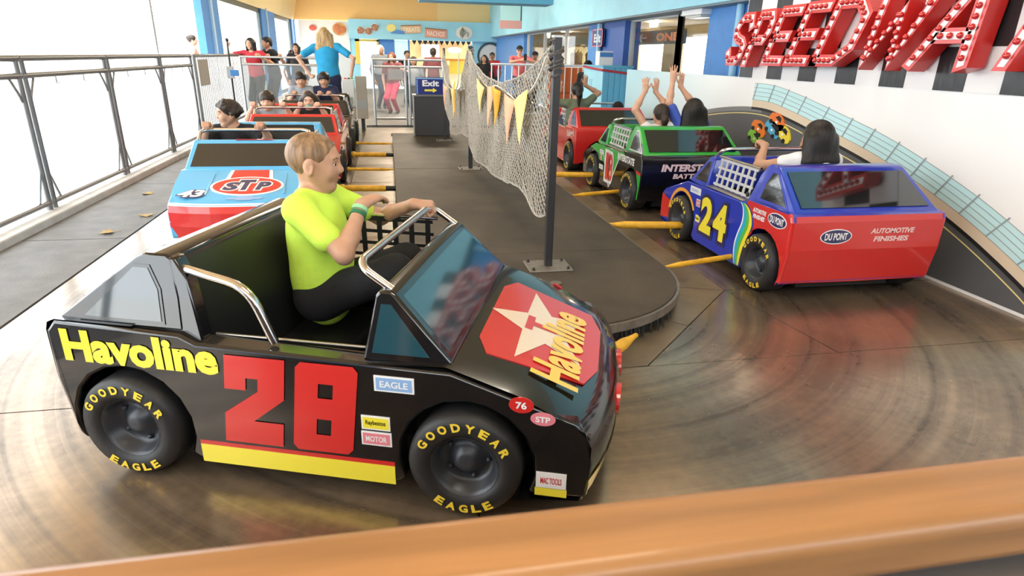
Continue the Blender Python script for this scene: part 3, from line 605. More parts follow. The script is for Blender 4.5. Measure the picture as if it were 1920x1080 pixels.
# ---- number 18, green and black --------------------------------------------
def make18(loc, rz, label):
    t = car_base('race_car', label, loc, rz, P_black, P_green, frame=P_white)
    for mp, s in ((sideL, -1), (sideR, 1)):
        part(t, 'door_paint', P_green, lambda m, mp=mp, s=s: [flat(m, [(s*x, z) for x, z in ((.20, .478), (.24, .455), (.98, .447), (1.16, .39), (.90, .36), (.86, .30), (.72, .30), (.55, .12), (.50, .12), (.36, .34), (.26, .40), (.16, .44))], mp, .0016)])
        part(t, 'door_arrow', P_white, lambda m, mp=mp, s=s: [plate(m, [(s*x, z) for x, z in q], mp, 0, .0024) for q in (((.75, .40), (.764, .40), (.545, .085), (.53, .085)), ((.53, .085), (.545, .085), (.318, .385), (.304, .385)))])
        a = part(t, 'door_number', P_white, lambda m, mp=mp, s=s: [letters(m, '1', mp, s*.56-.05, .275, .085, .27, .09, 0, 0, .003, ref=.03), letters(m, '8', mp, s*.56+.055, .275, .115, .27, .09, 0, 0, .003, ref=.03)])
        mb = MB(); letters(mb, '1', mp, s*.56-.05, .275, .075, .255, .03, 0, 0, .0042); letters(mb, '8', mp, s*.56+.055, .275, .105, .255, .03, 0, 0, .0042); mb.build('door_number_face', P_red, a)
        part(t, 'side_lettering', P_white, lambda m, mp=mp, s=s: letters(m, 'INTERSTATE', mp, s*.13, .415, .42, .062, .05, .15, 0, .0035))
        part(t, 'tail_paint', P_green, lambda m, mp=mp, s=s: flat(m, [(s*x, z) for x, z in ((-.195, .12), (-.17, .12), (-.19, .22), (-.13, .335), (-.229, .325), (-.231, .30))], mp, .0016))
        part(t, 'tail_stripe', P_red, lambda m, mp=mp, s=s: flat(m, [(s*x, z) for x, z in ((-.13, .335), (-.229, .325), (-.229, .35), (-.12, .36))], mp, .0017))
        sticker(t, mp, s*.80, .385, .1, .04, P_white, P_sky, 'GOODWRENCH'); sticker(t, mp, s*.80, .33, .05, .06, P_pink, P_white, 'UAW'); sticker(t, mp, s*.79, .24, .11, .045, P_white, P_lime, 'Raybestos')
    for mp, s in ((cabL, -1), (cabR, 1)):
        part(t, 'cab_paint', P_black, lambda m, mp=mp, s=s: flat(m, [(s*x, z) for x, z in ((-.19, .50), (-.15, .50), (-.06, .575), (-.085, .583))], mp, .0016))
    part(t, 'rear_lettering', paint('pink white lettering', (.82, .62, .66)), lambda m: [letters(m, 'INTERSTATE', rear, -.02, .395, .50, .062, .05, .15, 0, .002), letters(m, 'BATTERIES', rear, .0, .325, .34, .042, .05, .15, 0, .002)])
    return t
make18((RXC-.02, 5.12, 0), math.pi/2, 'green and black ride car with red number 18 on its door')
# ---- red cereal car ----------------------------------------------------------
tr = car_base('race_car', 'all red ride car with white script lettering at the far end of the outgoing lane', (RXC, 7.15, 0), math.pi/2, P_red, P_red, frame=P_red)
for mp, s in ((sideL, -1), (sideR, 1)):
    part(tr, 'side_lettering', P_white, lambda m, mp=mp, s=s: letters(m, "Kellogg's", mp, s*-.02, .415, .30, .10, .02, .35, .12, .003))
part(tr, 'rear_lettering', P_white, lambda m: letters(m, "Kellogg's", rear, .14, .375, .34, .12, .02, .35, .1, .002))
# ---- number 43, light blue, facing the camera -----------------------------------
LXC = -.965
c43 = car_base('race_car', 'light blue ride car with red and white oval hood badge and number 43', (LXC, 5.64, 0), -math.pi/2, P_petty, P_petty, frame=P_petty, interior=M_int)
part(c43, 'hood_stripe', P_white, lambda m: plate(m, [(-.155, .20), (.155, .20), (.125, .43), (-.125, .43)], hood, -.002, .002))
part(c43, 'hood_stripe', P_red, lambda m: plate(m, [(-.125, .20), (.125, .20), (.105, .43), (-.105, .43)], hood, -.002, .0032))
ob = part(c43, 'hood_badge', P_white, lambda m: plate(m, ell(0, .205, .215, .125, 40), hood, -.002, .0045)); mb = MB(); flat(mb, ell(0, .205, .20, .112, 40), hood, .0052, 0)
for ch, u, v, w, h in (('S', -.09, .20, .10, .11), ('T', 0, .215, .10, .14), ('P', .095, .20, .09, .11)):
    letters(mb, ch, hood, u, v, w, h, .13, .2, 0, .006, 1, ref=.06); letters(mb, ch, hood, u, v, w, h, .06, .2, 0, .0068, 2)
mb.build('badge_print', [P_red, P_white, P_navy], ob)
hn = part(c43, 'hood_number', P_navy, lambda m: letters(m, '43', hood, -.305, .115, .155, .095, .09, .25, 0, .0025, ref=.04)); mb = MB(); letters(mb, '43', hood, -.307, .117, .15, .09, .04, .25, 0, .0034); mb.build('hood_number_face', P_white, hn)
part(c43, 'hood_emblem', P_sky, lambda m: [flat(m, [(-.10, .032), (-.045, .032), (-.045, .018), (.045, .018), (.055, .032), (.10, .032), (.11, .055), (.05, .055), (.05, .07), (-.04, .07), (-.04, .055), (-.09, .055)], hood, .003)])
for s in (-1, 1): part(c43, 'hood_ridge', P_petty, lambda m, s=s: m.tube([hood(s*.225, .10, 0), hood(s*.215, .38, 0)], .006, 6))
part(c43, 'roof_stripe', P_red, lambda m: m.box(.788, .828, -.115, .115, .6455, .6475))
fb = MB()
for z0, z1, mi, dx in ((.302, .318, 1, .004), (.09, .302, 0, .0025)):
    for j in range(14):
        y0, y1 = lerp(-HW+.004, HW-.004, j/14), lerp(-HW+.004, HW-.004, (j+1)/14)
        xs = lambda z: (1.395 if z > .3 else 1.417)
        px = {.318: 1.4265, .302: 1.4475, .09: 1.442}
        if mi: fb.add([(px[z1]+dx+nosex(y0), y0, z1), (px[z1]+dx+nosex(y1), y1, z1), (px[z0]+dx+nosex(y1), y1, z0), (px[z0]+dx+nosex(y0), y0, z0)], [(0, 1, 2, 3)], 1)
        else:
            cols = [(1.4475, .302), (1.465, .26), (1.462, .17), (1.4415, .09)]
            for (xa, za), (xb, zb) in zip(cols[:-1], cols[1:]):
                fb.add([(xa+dx+nosex(y0), y0, za), (xa+dx+nosex(y1), y1, za), (xb+dx+nosex(y1), y1, zb), (xb+dx+nosex(y0), y0, zb)], [(0, 1, 2, 3)], 0)
fb.build('front_bumper_paint', [P_red, P_white], c43)
for mp, s in ((sideL, -1), (sideR, 1)):
    a = part(c43, 'door_number', P_white, lambda m, mp=mp, s=s: letters(m, '43', mp, s*.52, .27, .30, .23, .05, .15, 0, .003))
# ---- red and black cars behind it -----------------------------------------------
crd = car_base('race_car', 'dark red ride car behind the light blue one with two riders gripping its rail', (LXC, 7.66, 0), -math.pi/2, P_dred, P_red, frame=P_red)
cbk = car_base('race_car', 'black ride car last in the incoming row with two dark haired riders', (LXC, 9.68, 0), -math.pi/2, P_black, P_black)
for mp, s in ((sideL, -1), (sideR, 1)):
    part(crd, 'door_number', P_white, lambda m, mp=mp, s=s: letters(m, '9', mp, s*.52, .27, .15, .22, .05, .1, 0, .003)); part(cbk, 'door_number', P_white, lambda m, mp=mp, s=s: letters(m, '3', mp, s*.52, .27, .15, .22, .05, .25, 0, .003))
# ---- drive arms -------------------------------------------------------------------
def arm(a, b, r, label, thick=True):
    a = Vector(a); b = Vector(b); t = thing('drive_arm', label, 'arm', tuple(a), 0, 'yellow drive arms joining cars to the island'); d = b-a
    MB().tube([(0, 0, 0), tuple(d*.8)], r, 10).build('tube', M_armY, t, smooth=True)
    if thick: MB().tube([tuple(d*.8), tuple(d)], r*.85, 10).build('sleeve', M_int, t, smooth=True)
    else: MB().tube([tuple(d*.8), tuple(d*.9), tuple(d)], [r, r*.6, r*.4], 10).build('tip', M_armY, t, smooth=True)
    MB().sphere((0, 0, 0), r*1.35, 10).build('ball_joint', M_armY, t, smooth=True)
for y, th, w in ((5.72, 1, 'thick yellow arm behind the light blue car'), (6.72, 0, 'thin rusty arm ahead of the dark red car'), (7.74, 1, 'thick yellow arm at the rear of the dark red car'), (8.75, 0, 'thin arm ahead of the last black car'), (4.72, 0, 'thin arm beside the front of the light blue car')):
    arm((-.45, y, .105), (.03, y-.03, .10), .028 if th else .016, w, th)
for y, th, w in ((4.12, 1, 'thick yellow arm at the front wheel of the blue rainbow car'), (3.36, 0, 'thin yellow arm by the rear wheel of the blue rainbow car'), (6.18, 1, 'thick yellow arm at the front wheel of the green car'), (5.36, 0, 'thin yellow arm by the rear wheel of the green car')):
    arm((2.2, y+(.0 if th else .06), .105), (1.52, y+(.12 if th else -.12), .10), .027 if th else .017, w, 0)
arm((.58, 1.95, .11), (1.03, 2.36, .10), .026, 'splintered yellow arm in front of the black car nose', 0)
# ================================================================== people: one continuous surface per body, grown from tapered limbs
def _rot(axis, a):
    return np.array(Matrix.Rotation(a, 3, Vector(axis)))
def nrm(v): v = np.asarray(v, float); return v/max(1e-9, np.linalg.norm(v))
def cone(a, b, ra, rb, k=.02): return ('c', np.asarray(a, float), np.asarray(b, float), ra, rb, k)
def elli(c, r, R=None, k=.02): return ('e', np.asarray(c, float), np.asarray(r, float), np.eye(3) if R is None else np.asarray(R, float), k)
def cut(p, n): return ('p', np.asarray(p, float), nrm(n))
def cute(c, r, R=None, k=.01): return ('x', np.asarray(c, float), np.asarray(r, float), np.eye(3) if R is None else np.asarray(R, float), k)
def grow(prims, step, name, m, parent, relax=1):
    lo = np.full(3, 1e9); hi = -lo
    for p in prims:
        if p[0] == 'c':
            for q, r in ((p[1], p[3]), (p[2], p[4])): lo = np.minimum(lo, q-r); hi = np.maximum(hi, q+r)
        elif p[0] == 'e': r = p[2].max(); lo = np.minimum(lo, p[1]-r); hi = np.maximum(hi, p[1]+r)
    lo = lo-3*step; n = np.ceil((hi+3*step-lo)/step).astype(int)+1
    D = np.full(n, .5, np.float32); ax = [lo[i]+step*np.arange(n[i]) for i in range(3)]
    for p in prims:
        if p[0] == 'p':
            d = ((ax[0]-p[1][0])*p[2][0])[:, None, None]+((ax[1]-p[1][1])*p[2][1])[None, :, None]+((ax[2]-p[1][2])*p[2][2])[None, None, :]; D = np.maximum(D, d.astype(np.float32)); continue
        if p[0] == 'c': a = np.minimum(p[1]-p[3], p[2]-p[4]); b = np.maximum(p[1]+p[3], p[2]+p[4]); k = p[5]
        else: a = p[1]-p[2].max(); b = p[1]+p[2].max(); k = p[4]
        mg = k+3*step; i0 = np.maximum(0, np.floor((a-mg-lo)/step).astype(int)); i1 = np.minimum(n, np.ceil((b+mg-lo)/step).astype(int)+1)
        if (i1 <= i0).any(): continue
        s = tuple(slice(i0[i], i1[i]) for i in range(3)); G = np.stack(np.meshgrid(*[ax[i][s[i]] for i in range(3)], indexing='ij'), -1).astype(np.float32)
        if p[0] == 'c':
            ba = (p[2]-p[1]).astype(np.float32); pa = G-p[1].astype(np.float32); t = np.clip(pa@ba/max(1e-9, float(ba@ba)), 0, 1)
            d = np.linalg.norm(pa-t[..., None]*ba, axis=-1)-(p[3]+t*(p[4]-p[3]))
        else:
            q = (G-p[1].astype(np.float32))@p[3].astype(np.float32); r = p[2].astype(np.float32)
            k0 = np.linalg.norm(q/r, axis=-1); k1 = np.linalg.norm(q/(r*r), axis=-1); d = k0*(k0-1)/np.maximum(k1, 1e-6)
        E = D[s]
        if p[0] == 'x': d = -d; h = np.clip(.5-.5*(E-d)/k, 0, 1); D[s] = E*(1-h)+d*h+k*h*(1-h)
        else: h = np.clip(.5+.5*(E-d)/k, 0, 1); D[s] = E*(1-h)+d*h-k*h*(1-h)
    S = D < 0; c8 = [S[i:n[0]-1+i, j:n[1]-1+j, k_:n[2]-1+k_] for i in (0, 1) for j in (0, 1) for k_ in (0, 1)]
    tot = sum(c.astype(np.int8) for c in c8); act = np.argwhere((tot > 0) & (tot < 8)); idx = np.full(tot.shape, -1, np.int64); idx[tuple(act.T)] = np.arange(len(act))
    cor = np.array([(i, j, k_) for i in (0, 1) for j in (0, 1) for k_ in (0, 1)]); val = np.stack([D[tuple((act+c).T)] for c in cor], 1)
    acc = np.zeros((len(act), 3)); cnt = np.zeros(len(act))
    for e0, e1 in ((0, 1), (2, 3), (4, 5), (6, 7), (0, 2), (1, 3), (4, 6), (5, 7), (0, 4), (1, 5), (2, 6), (3, 7)):
        a, b = val[:, e0], val[:, e1]; m_ = (a < 0) != (b < 0); t = np.where(m_, a/np.where(m_, a-b, 1), 0)
        acc += np.where(m_[:, None], cor[e0]+t[:, None]*(cor[e1]-cor[e0]), 0); cnt += m_
    P = lo+(act+acc/np.maximum(cnt, 1)[:, None])*step; F = []
    for axn in range(3):
        u, v = (axn+1) % 3, (axn+2) % 3; sl0 = [slice(1, n[i]-1) for i in range(3)]; sl1 = [slice(1, n[i]-1) for i in range(3)]; sl0[axn] = slice(0, n[axn]-1); sl1[axn] = slice(1, n[axn])
        A = S[tuple(sl0)]; B = S[tuple(sl1)]; ed = np.argwhere(A != B)
        if not len(ed): continue
        base = ed.copy(); base[:, u] += 1; base[:, v] += 1; ins = A[tuple(ed.T)]
        q = []
        for du, dv in ((-1, -1), (0, -1), (0, 0), (-1, 0)):
            c = base.copy(); c[:, u] += du; c[:, v] += dv; q.append(idx[tuple(c.T)])
        q = np.stack(q, 1); q[~ins] = q[~ins][:, ::-1]; F.append(q)
    F = np.concatenate(F); F = F[(F >= 0).all(1)]
    for _ in range(relax):
        s_ = np.zeros_like(P); w = np.zeros(len(P))
        for i in range(4):
            j = (i+1) % 4; np.add.at(s_, F[:, i], P[F[:, j]]); np.add.at(w, F[:, i], 1); np.add.at(s_, F[:, j], P[F[:, i]]); np.add.at(w, F[:, j], 1)
        P = .45*P+.55*s_/np.maximum(w, 1)[:, None]
    org = np.array(parent.location) if parent else np.zeros(3)
    me = bpy.data.meshes.new(name); P = P-org
    me.vertices.add(len(P)); me.vertices.foreach_set('co', P.astype(np.float32).ravel()); me.loops.add(F.size); me.loops.foreach_set('vertex_index', F.astype(np.int32).ravel())
    me.polygons.add(len(F)); me.polygons.foreach_set('loop_start', np.arange(0, F.size, 4, dtype=np.int32)); me.polygons.foreach_set('use_smooth', np.ones(len(F), bool))
    me.materials.append(m); me.update(calc_edges=True); me.validate(); return link(name, me, parent)
def skin(c, n): 
    m = mat('skin '+n, c, .5, noise=.06, nscale=30); b = m.node_tree.nodes['Principled BSDF']; b.inputs['Subsurface Weight'].default_value = .08; b.inputs['Subsurface Radius'].default_value = (.02, .008, .004); b.inputs['Subsurface Scale'].default_value = .3; return m
SK_l = skin((.62, .36, .25), 'fair'); SK_m = skin((.50, .28, .18), 'tan'); SK_d = skin((.30, .15, .09), 'brown')
def cloth(n, c, s=50): return mat('cloth '+n, c, .85, noise=.08, nscale=12, bump=.25, bscale=s)
def hairm(n, c): return mat('hair '+n, c, .45, noise=.5, nscale=55, bump=.55, bscale=90, stretch=(1, 1, .12))
H_bk = hairm('black', (.012, .010, .009)); H_br = hairm('dark brown', (.030, .018, .012)); H_lb = hairm('light brown', (.26, .15, .075)); H_bl = hairm('blonde', (.42, .27, .12)); H_rd = hairm('auburn', (.16, .04, .025))
M_eye = mat('eye white', (.75, .74, .72), .2); M_iris = mat('dark iris', (.02, .012, .008), .15); M_lip = mat('lips', (.42, .14, .12), .5)
def ik(S, T, l1, l2, hint):
    S, T = np.asarray(S, float), np.asarray(T, float); d = T-S; L = np.linalg.norm(d); L2 = min(L, (l1+l2)*.995); u = d/L; T = S+u*L2
    a = (l1*l1-l2*l2+L2*L2)/(2*L2); h = math.sqrt(max(0, l1*l1-a*a)); hv = np.asarray(hint, float); hv = nrm(hv-u*(hv@u)); return S+u*a+hv*h, T
def hand(prims, Wp, D, N, L, sgn, style, fine):
    D = nrm(D); N = nrm(N-D*(np.asarray(N)@D)); sd = np.cross(D, N)*sgn      # thumb side
    Wp = np.asarray(Wp, float); kn = .012*L/.14
    for o in (.15, .05, -.05, -.15): prims.append(cone(Wp+sd*o*L*.6, Wp+D*.47*L+sd*o*L, .075*L, .07*L, kn*1.6))
    fr = .052*L if fine else .075*L
    curl = {'open': (.12, .12, .08), 'grip': (1.05, 1.15, .9), 'relax': (.4, .45, .3), 'fist': (1.3, 1.4, 1.1), 'point': (1.3, 1.4, 1.1)}[style]; spread = {'open': .20, 'relax': .05}.get(style, 0.)
    for i, (o, ln) in enumerate(((.16, .40), (.055, .45), (-.055, .42), (-.155, .33))):
        cu = (.1, .1, .1) if style == 'point' and i == 0 else curl
        p = Wp+D*.49*L+sd*o*L; a = 0; d0 = nrm(D+sd*spread*(1.5-i)*.7)
        for sg, c_ in zip((.44, .31, .25), cu):
            a += c_; q = p+(d0*math.cos(a)+N*math.sin(a))*ln*L*sg; prims.append(cone(p, q, fr, fr*.92, .004 if fine else .008)); p = q
    p = Wp+D*.16*L+sd*.10*L; g = style in ('grip', 'fist', 'point')
    q = p+nrm(D*.62+sd*.75+N*(.45 if g else .12))*.26*L; prims.append(cone(p, q, .085*L, fr*1.12, .010)); e = q+nrm(D*(.65 if g else .85)+sd*(-.05 if g else .35)+N*(.75 if g else .1))*.22*L; prims.append(cone(q, e, fr*1.1, fr*.95, .005))
def person(label, pelvis, yaw, hh=.20, adult=0., lean=0., lat=0., head=(0, 0), hands=None, elbows=None, feet=None, sit=False, sk=SK_m, shirt=None, sleeve=.55, pants=None, hair='short', hc=H_bk, step=.007, cat='person', hstyle=('relax', 'relax'), palms=(None, None), group=None, shirt_len=0., extra=None, kneeh=None, headturn=0., face=True, torso=None, shortp=1.0, girth=1.):
    y = math.radians(yaw); Fv = np.array([math.sin(y), math.cos(y), 0]); Rv = np.array([math.cos(y), -math.sin(y), 0]); Up = np.array([0, 0, 1.])
    A = adult; lf = lambda c, a: lerp(c, a, A)
    U = nrm(Up*math.cos(math.radians(lean))+Fv*math.sin(math.radians(lean))+Rv*math.sin(math.radians(lat))); Fu = nrm(Fv-U*(Fv@U)); Ru = np.cross(Fu, U); TB = np.stack([Ru, Fu, U], 1)
    tl = (torso or lf(1.80, 2.25))*hh; sw = lf(.60, .84)*hh; ua = lf(1.12, 1.38)*hh; fa = lf(.98, 1.18)*hh; th = lf(1.55, 1.95)*hh; shn = lf(1.5, 1.9)*hh; HL = lf(.68, .80)*hh
    pel = np.asarray(pelvis, float); ch = pel+U*tl*.68; nk = pel+U*tl*1.02; base = (pel[0], pel[1], 0. if not sit else pel[2]-.12)
    t = thing('person', label, cat, base, 0, group)
    hy = math.radians(yaw+head[0]); Fh = np.array([math.sin(hy), math.cos(hy), 0]); hp = math.radians(head[1]); Uh = nrm(Up*math.cos(hp)+Fh*math.sin(hp)+U*.3); Fh = nrm(Fh-Uh*(Fh@Uh)); Rh = np.cross(Fh, Uh); HB = np.stack([Rh, Fh, Uh], 1)
    hc_ = nk+U*lf(.06, .20)*hh+Uh*.42*hh+Fh*.08*hh
    hd = lambda x, y_, z: hc_+HB@np.array([x, y_, z])*hh
    B = []
    wz = lf(1.0, 1.08)*girth
    B += [elli(pel+U*.12*hh, np.array([.56, .42, .45])*hh*wz, TB, .05), elli(pel+U*tl*.38, np.array([.50, .40, .62])*hh*wz, TB, .06), elli(ch, np.array([lf(.54, .62), .42, .62])*hh*wz, TB, .06)]
    sh = []
    for s in (-1, 1):
        sp = nk-U*.20*hh+Ru*s*sw; sh.append(sp); B.append(cone(nk-U*.05*hh, sp, .21*hh, lf(.18, .205)*hh, .03))
    B += [cone(nk-U*.1*hh, hc_-Uh*.25*hh-Fh*.13*hh, lf(.19, .22)*hh, lf(.165, .20)*hh, .012)]
    B += [elli(hd(0, -.07, .13), np.array([.335, .43, .375])*hh, HB, .02), elli(hd(0, .11, -.08), np.array([.255, .265, .33])*hh, HB, .025), elli(hd(0, .235, -.37), np.array([.10, .10, .085])*hh, HB, .02)]
    for s in (-1, 1): B += [cone(hd(s*.21, -.01, -.17), hd(s*.07, .22, -.37), .095*hh, .08*hh, .02), elli(hd(s*.15, .26, -.10), np.array([.10, .085, .10])*hh, HB, .025), cute(hd(s*.135, .415, .035), np.array([.09, .075, .05])*hh, HB, .012)]
    B += [cone(hd(0, .335, .07), hd(0, .415, -.07), .032*hh, .055*hh, .012), elli(hd(.045, .385, -.10), np.array([.038, .04, .032])*hh, HB, .008), elli(hd(-.045, .385, -.10), np.array([.038, .04, .032])*hh, HB, .008), elli(hd(0, .335, -.205), np.array([.10, .045, .028])*hh, HB, .008), elli(hd(0, .325, -.25), np.array([.085, .045, .03])*hh, HB, .008), cone(hd(-.16, .325, .125), hd(.16, .325, .125), .042*hh, .042*hh, .015)]
    for s in (-1, 1): B.append(elli(hd(s*.345, -.04, -.03), np.array([.045, .095, .14])*hh, HB@_rot((0, 0, 1), -s*.45), .012)); B.append(cute(hd(s*.385, -.02, -.03), np.array([.03, .05, .08])*hh, HB@_rot((0, 0, 1), -s*.45), .006))
    J = {}
    hs = hands or (None, None)
    for i, s in enumerate((-1, 1)):     # 0 = left, 1 = right
        tg = hs[i] if hs[i] is not None else sh[i]-Up*(ua+fa)*.97+Fv*.08*hh+Ru*s*.12*hh
        ht = (elbows[i] if elbows and elbows[i] is not None else -Up*.6-Fv*.3+Ru*s*.7)
        e, wr_ = ik(sh[i], tg, ua, fa, ht); J[i] = (sh[i], e, wr_); fine = step < .0085
        B += [cone(sh[i], e, .185*hh, .145*hh, .03), cone(e, lerp(e, wr_, .35), .145*hh, .145*hh, .02), cone(lerp(e, wr_, .35), wr_, .145*hh, .10*hh, .02)]
        pn = palms[i] if palms[i] is not None else -Rv*s; st_ = hstyle[i]; D = wr_-e
        if palms[i] is not None and len(palms[i]) == 2: D, pn = palms[i]
        hand(B, wr_, D, pn, HL, 1 if i == 1 else -1, st_, fine)
    K = {}
    for i, s in enumerate((-1, 1)):
        hip = pel+Rv*s*.34*hh*wz-U*.02*hh
        if sit: ft = feet[i] if feet else pel+Fv*(th*.92)+Rv*s*.4*hh-Up*shn*.55
        else: ft = feet[i] if feet else np.array([pel[0], pel[1], .0])+Rv*s*.42*hh+Up*.30*hh
        kn, an = ik(hip, ft, th, shn, Fv*1.0+Up*(.7 if sit else 0)); K[i] = (hip, kn, an)
        B += [cone(hip, kn, .33*hh, .225*hh, .04), cone(kn, lerp(kn, an, .4), .215*hh, .205*hh, .03), cone(lerp(kn, an, .4), an, .205*hh, .125*hh, .03), cone(an-Up*.12*hh, an-Up*.17*hh+Fv*.55*hh, .13*hh, .10*hh, .03)]
    grow(B, step, 'body', sk, t)
    inf = .055*hh
    if shirt:
        Cc = [elli(pel+U*(.35-shirt_len)*hh, np.array([.58, .46, .55+shirt_len])*hh*wz+inf*1.25, TB, .05), elli(pel+U*tl*.38, np.array([.53, .42, .66])*hh*wz+inf, TB, .06), elli(ch, np.array([lf(.56, .63), .43, .60])*hh*wz+inf, TB, .06)]
        for i in (0, 1):
            S, e, w = J[i]; Cc.append(cone(nk-U*.10*hh, S, .19*hh+inf, lf(.185, .21)*hh+inf, .03))
            if sleeve <= 1: Cc.append(cone(S, lerp(S, e, max(.15, sleeve)), lf(.185, .205)*hh+inf, lf(.175, .19)*hh+inf*1.15, .03))
            else: Cc += [cone(S, e, .21*hh+inf, .165*hh+inf, .03), cone(e, lerp(e, w, min(.95, sleeve-1)), .165*hh+inf, .125*hh+inf, .02)]
        Cc.append(cute(nk+U*.16*hh+Fu*.06*hh, np.array([.26, .30, .26])*hh, TB, .01))
        grow(Cc, step, 'shirt', shirt, t)
    if pants:
        Cc = [elli(pel+U*.05*hh, np.array([.62, .46, .46])*hh*wz+inf, TB, .05)]
        for i in (0, 1):
            h_, k_, a_ = K[i]; Cc += [cone(h_, k_, .33*hh+inf, .235*hh+inf*1.2, .04)]
            if shortp > .6: Cc.append(cone(k_, a_, .225*hh+inf, .165*hh+inf*1.2, .03))
        (None if sit else Cc.append(cut(pel+U*.42*hh, U))); grow(Cc, max(step, .009), 'trousers', pants, t)
        sb = MB()
        for i in (0, 1):
            a_ = K[i][2]; p0 = a_-Up*.16*hh-Fv*.12*hh; q = a_-Up*.19*hh+Fv*.58*hh; sb.tube([tuple(p0-np.array(base)), tuple(lerp(p0, q, .5)-np.array(base)), tuple(q-np.array(base))], [.15*hh, .16*hh, .115*hh], 8)
        sb.build('shoes', mat('dark trainers', (.05, .05, .055), .6), t, smooth=True)
    # hair ---------------------------------------------------------------
    Hh = []; o = np.array([.365, .425, .40])*hh
    if hair in ('short', 'buzz', 'curly', 'cap', 'mop'):
        g = {'buzz': .97, 'short': 1.02, 'curly': 1.0, 'cap': .98, 'mop': 1.05}[hair]
        Hh.append(elli(hd(0, -.075, .135), np.array([.36, .45, .395])*hh*g, HB, .02))
        if hair == 'curly':
            for _ in range(150):
                v = nrm(RNG.normal(size=3)); v[2] = abs(v[2])*.95-.35 if v[1] < .2 else abs(v[2])*.9+.1; p = np.array([0, -.08, .13])+v*np.array([.345, .425, .37]); Hh.append(elli(hd(*p), np.array([.07, .07, .07])*hh*RNG.uniform(.8, 1.35), None, .005))
        if hair in ('mop', 'short'):
            for k_ in range(46):
                a_ = 2*math.pi*k_/46*1.0+RNG.uniform(-.08, .08); fr_ = math.cos(a_); zl = (.20 if hair == 'mop' else .30) if fr_ > .55 else (-.02 if fr_ > -.2 else -.30); zl += RNG.uniform(-.05, .05)
                p0 = hd(.10*math.sin(a_), .14*math.cos(a_)-.06, .48); p1 = hd(.31*math.sin(a_), .39*math.cos(a_)-.06, .34); p2 = hd(.355*math.sin(a_), .435*math.cos(a_)-.07, max(zl, .10)); p3 = hd(.35*math.sin(a_), .42*math.cos(a_)-.07, zl)
                Hh += [cone(p0, p1, .045*hh, .05*hh, .006), cone(p1, p2, .05*hh, .045*hh, .006), cone(p2, p3, .045*hh, .02*hh, .006)]
        Hh.append(cut(hd(0, .25, .22), HB@np.array([0, .80, -.45]))) if hair in ('buzz',) else Hh.append(cut(hd(0, .32, .24), HB@np.array([0, .82, -.45]))) if hair in ('short', 'curly', 'cap') else Hh.append(cut(hd(0, .36, .13), HB@np.array([0, .70, -.62])))
        if hair in ('short', 'buzz', 'mop'): 
            for s in (-1, 1): Hh.append(cute(hd(s*.36, .04, -.08), np.array([.08, .13, .16])*hh, HB, .01))
    else:
        Hh += [elli(hd(0, -.075, .135), np.array([.37, .455, .405])*hh, HB, .02)]
        if hair in ('long', 'longwavy'):
            Ln = {'long': 1.15, 'longwavy': 1.5}[hair]*hh
            Hh += [elli(hd(0, -.16, -.10), np.array([.46, .36, .50])*hh, HB, .04)]
            for k_ in range(9):
                x = lerp(-.42, .42, k_/8); p0 = hd(x, -.22, -.05); p1 = p0-Up*Ln*.55-Fv*.08*hh+Ru*x*.20*hh; p2 = p0-Up*Ln*RNG.uniform(.86, 1.05)-Fv*.06*hh+Ru*(x*.12+ (RNG.uniform(-.1, .1) if hair == 'longwavy' else 0))*hh
                Hh += [cone(p0, p1, .17*hh, .17*hh, .03), cone(p1, p2, .17*hh, .08*hh, .03)]
            for s in (-1, 1): Hh.append(cone(hd(s*.36, -.04, .1), hd(s*.40, -.06, -.45), .085*hh, .08*hh, .03))
        if hair == 'ponytail':
            p0 = hd(0, -.42, .05); Hh += [cone(p0, p0-Fv*.12*hh-Up*.2*hh, .10*hh, .15*hh, .02), cone(p0-Fv*.12*hh-Up*.2*hh, p0-Fv*.14*hh-Up*.85*hh, .15*hh, .06*hh, .03)]
        if hair == 'bun': Hh.append(elli(hd(0, -.42, .22), np.array([.17, .17, .17])*hh, None, .01))
        if hair == 'bob':
            for k_ in range(11): a = lerp(1.0, 5.28, k_/10); Hh.append(cone(hd(.34*math.sin(a), .36*math.cos(a)-.06, .1), hd(.38*math.sin(a), .40*math.cos(a)-.06, -.5), .11*hh, .08*hh, .03))
        Hh.append(cute(hd(0, .40, -.16), np.array([.27, .30, .44])*hh, HB, .02))
    grow(Hh, min(step, .010), 'hair', hc, t, relax=1)
    b3 = np.array(base)
    if hair == 'cap':
        Cp = [elli(hd(0, -.06, .17), np.array([.385, .47, .415])*hh, HB, .01), cut(hd(0, 0, .20), HB@np.array([0, .12, -1.])), ]
        grow(Cp, min(step, .010), 'cap_crown', cloth('black cap', (.012, .012, .014)), t)
        Cp = [elli(hd(0, .46, .225), np.array([.27, .26, .03])*hh, HB, .01), cut(hd(0, .30, .2), HB@np.array([0, -1., 0]))]; grow(Cp, min(step, .008), 'cap_brim', MATS['cloth black cap'], t)
    if face:
        for s in (-1, 1):
            e = MB(); c = hd(s*.135, .298, .035)-b3; e.sphere(tuple(c), .052*hh, 10); eo = e.build('eye', M_eye, t, smooth=True); e = MB(); c2 = hd(s*.135, .334, .033)-b3; e.sphere(tuple(c2), .028*hh, 8); e.build('iris', M_iris, eo, smooth=True)
            e = MB(); e.tube([tuple(hd(s*.06, .372, .125)-b3), tuple(hd(s*.15, .372, .15)-b3), tuple(hd(s*.22, .330, .125)-b3)], .016*hh, 6); e.build('eyebrow', hc, t, smooth=True)
        e = MB(); e.tube([tuple(hd(-.10, .345, -.205)-b3), tuple(hd(0, .388, -.213)-b3), tuple(hd(.10, .345, -.205)-b3)], [.012*hh, .022*hh, .012*hh], 6); e.build('mouth', M_lip, t, smooth=True)
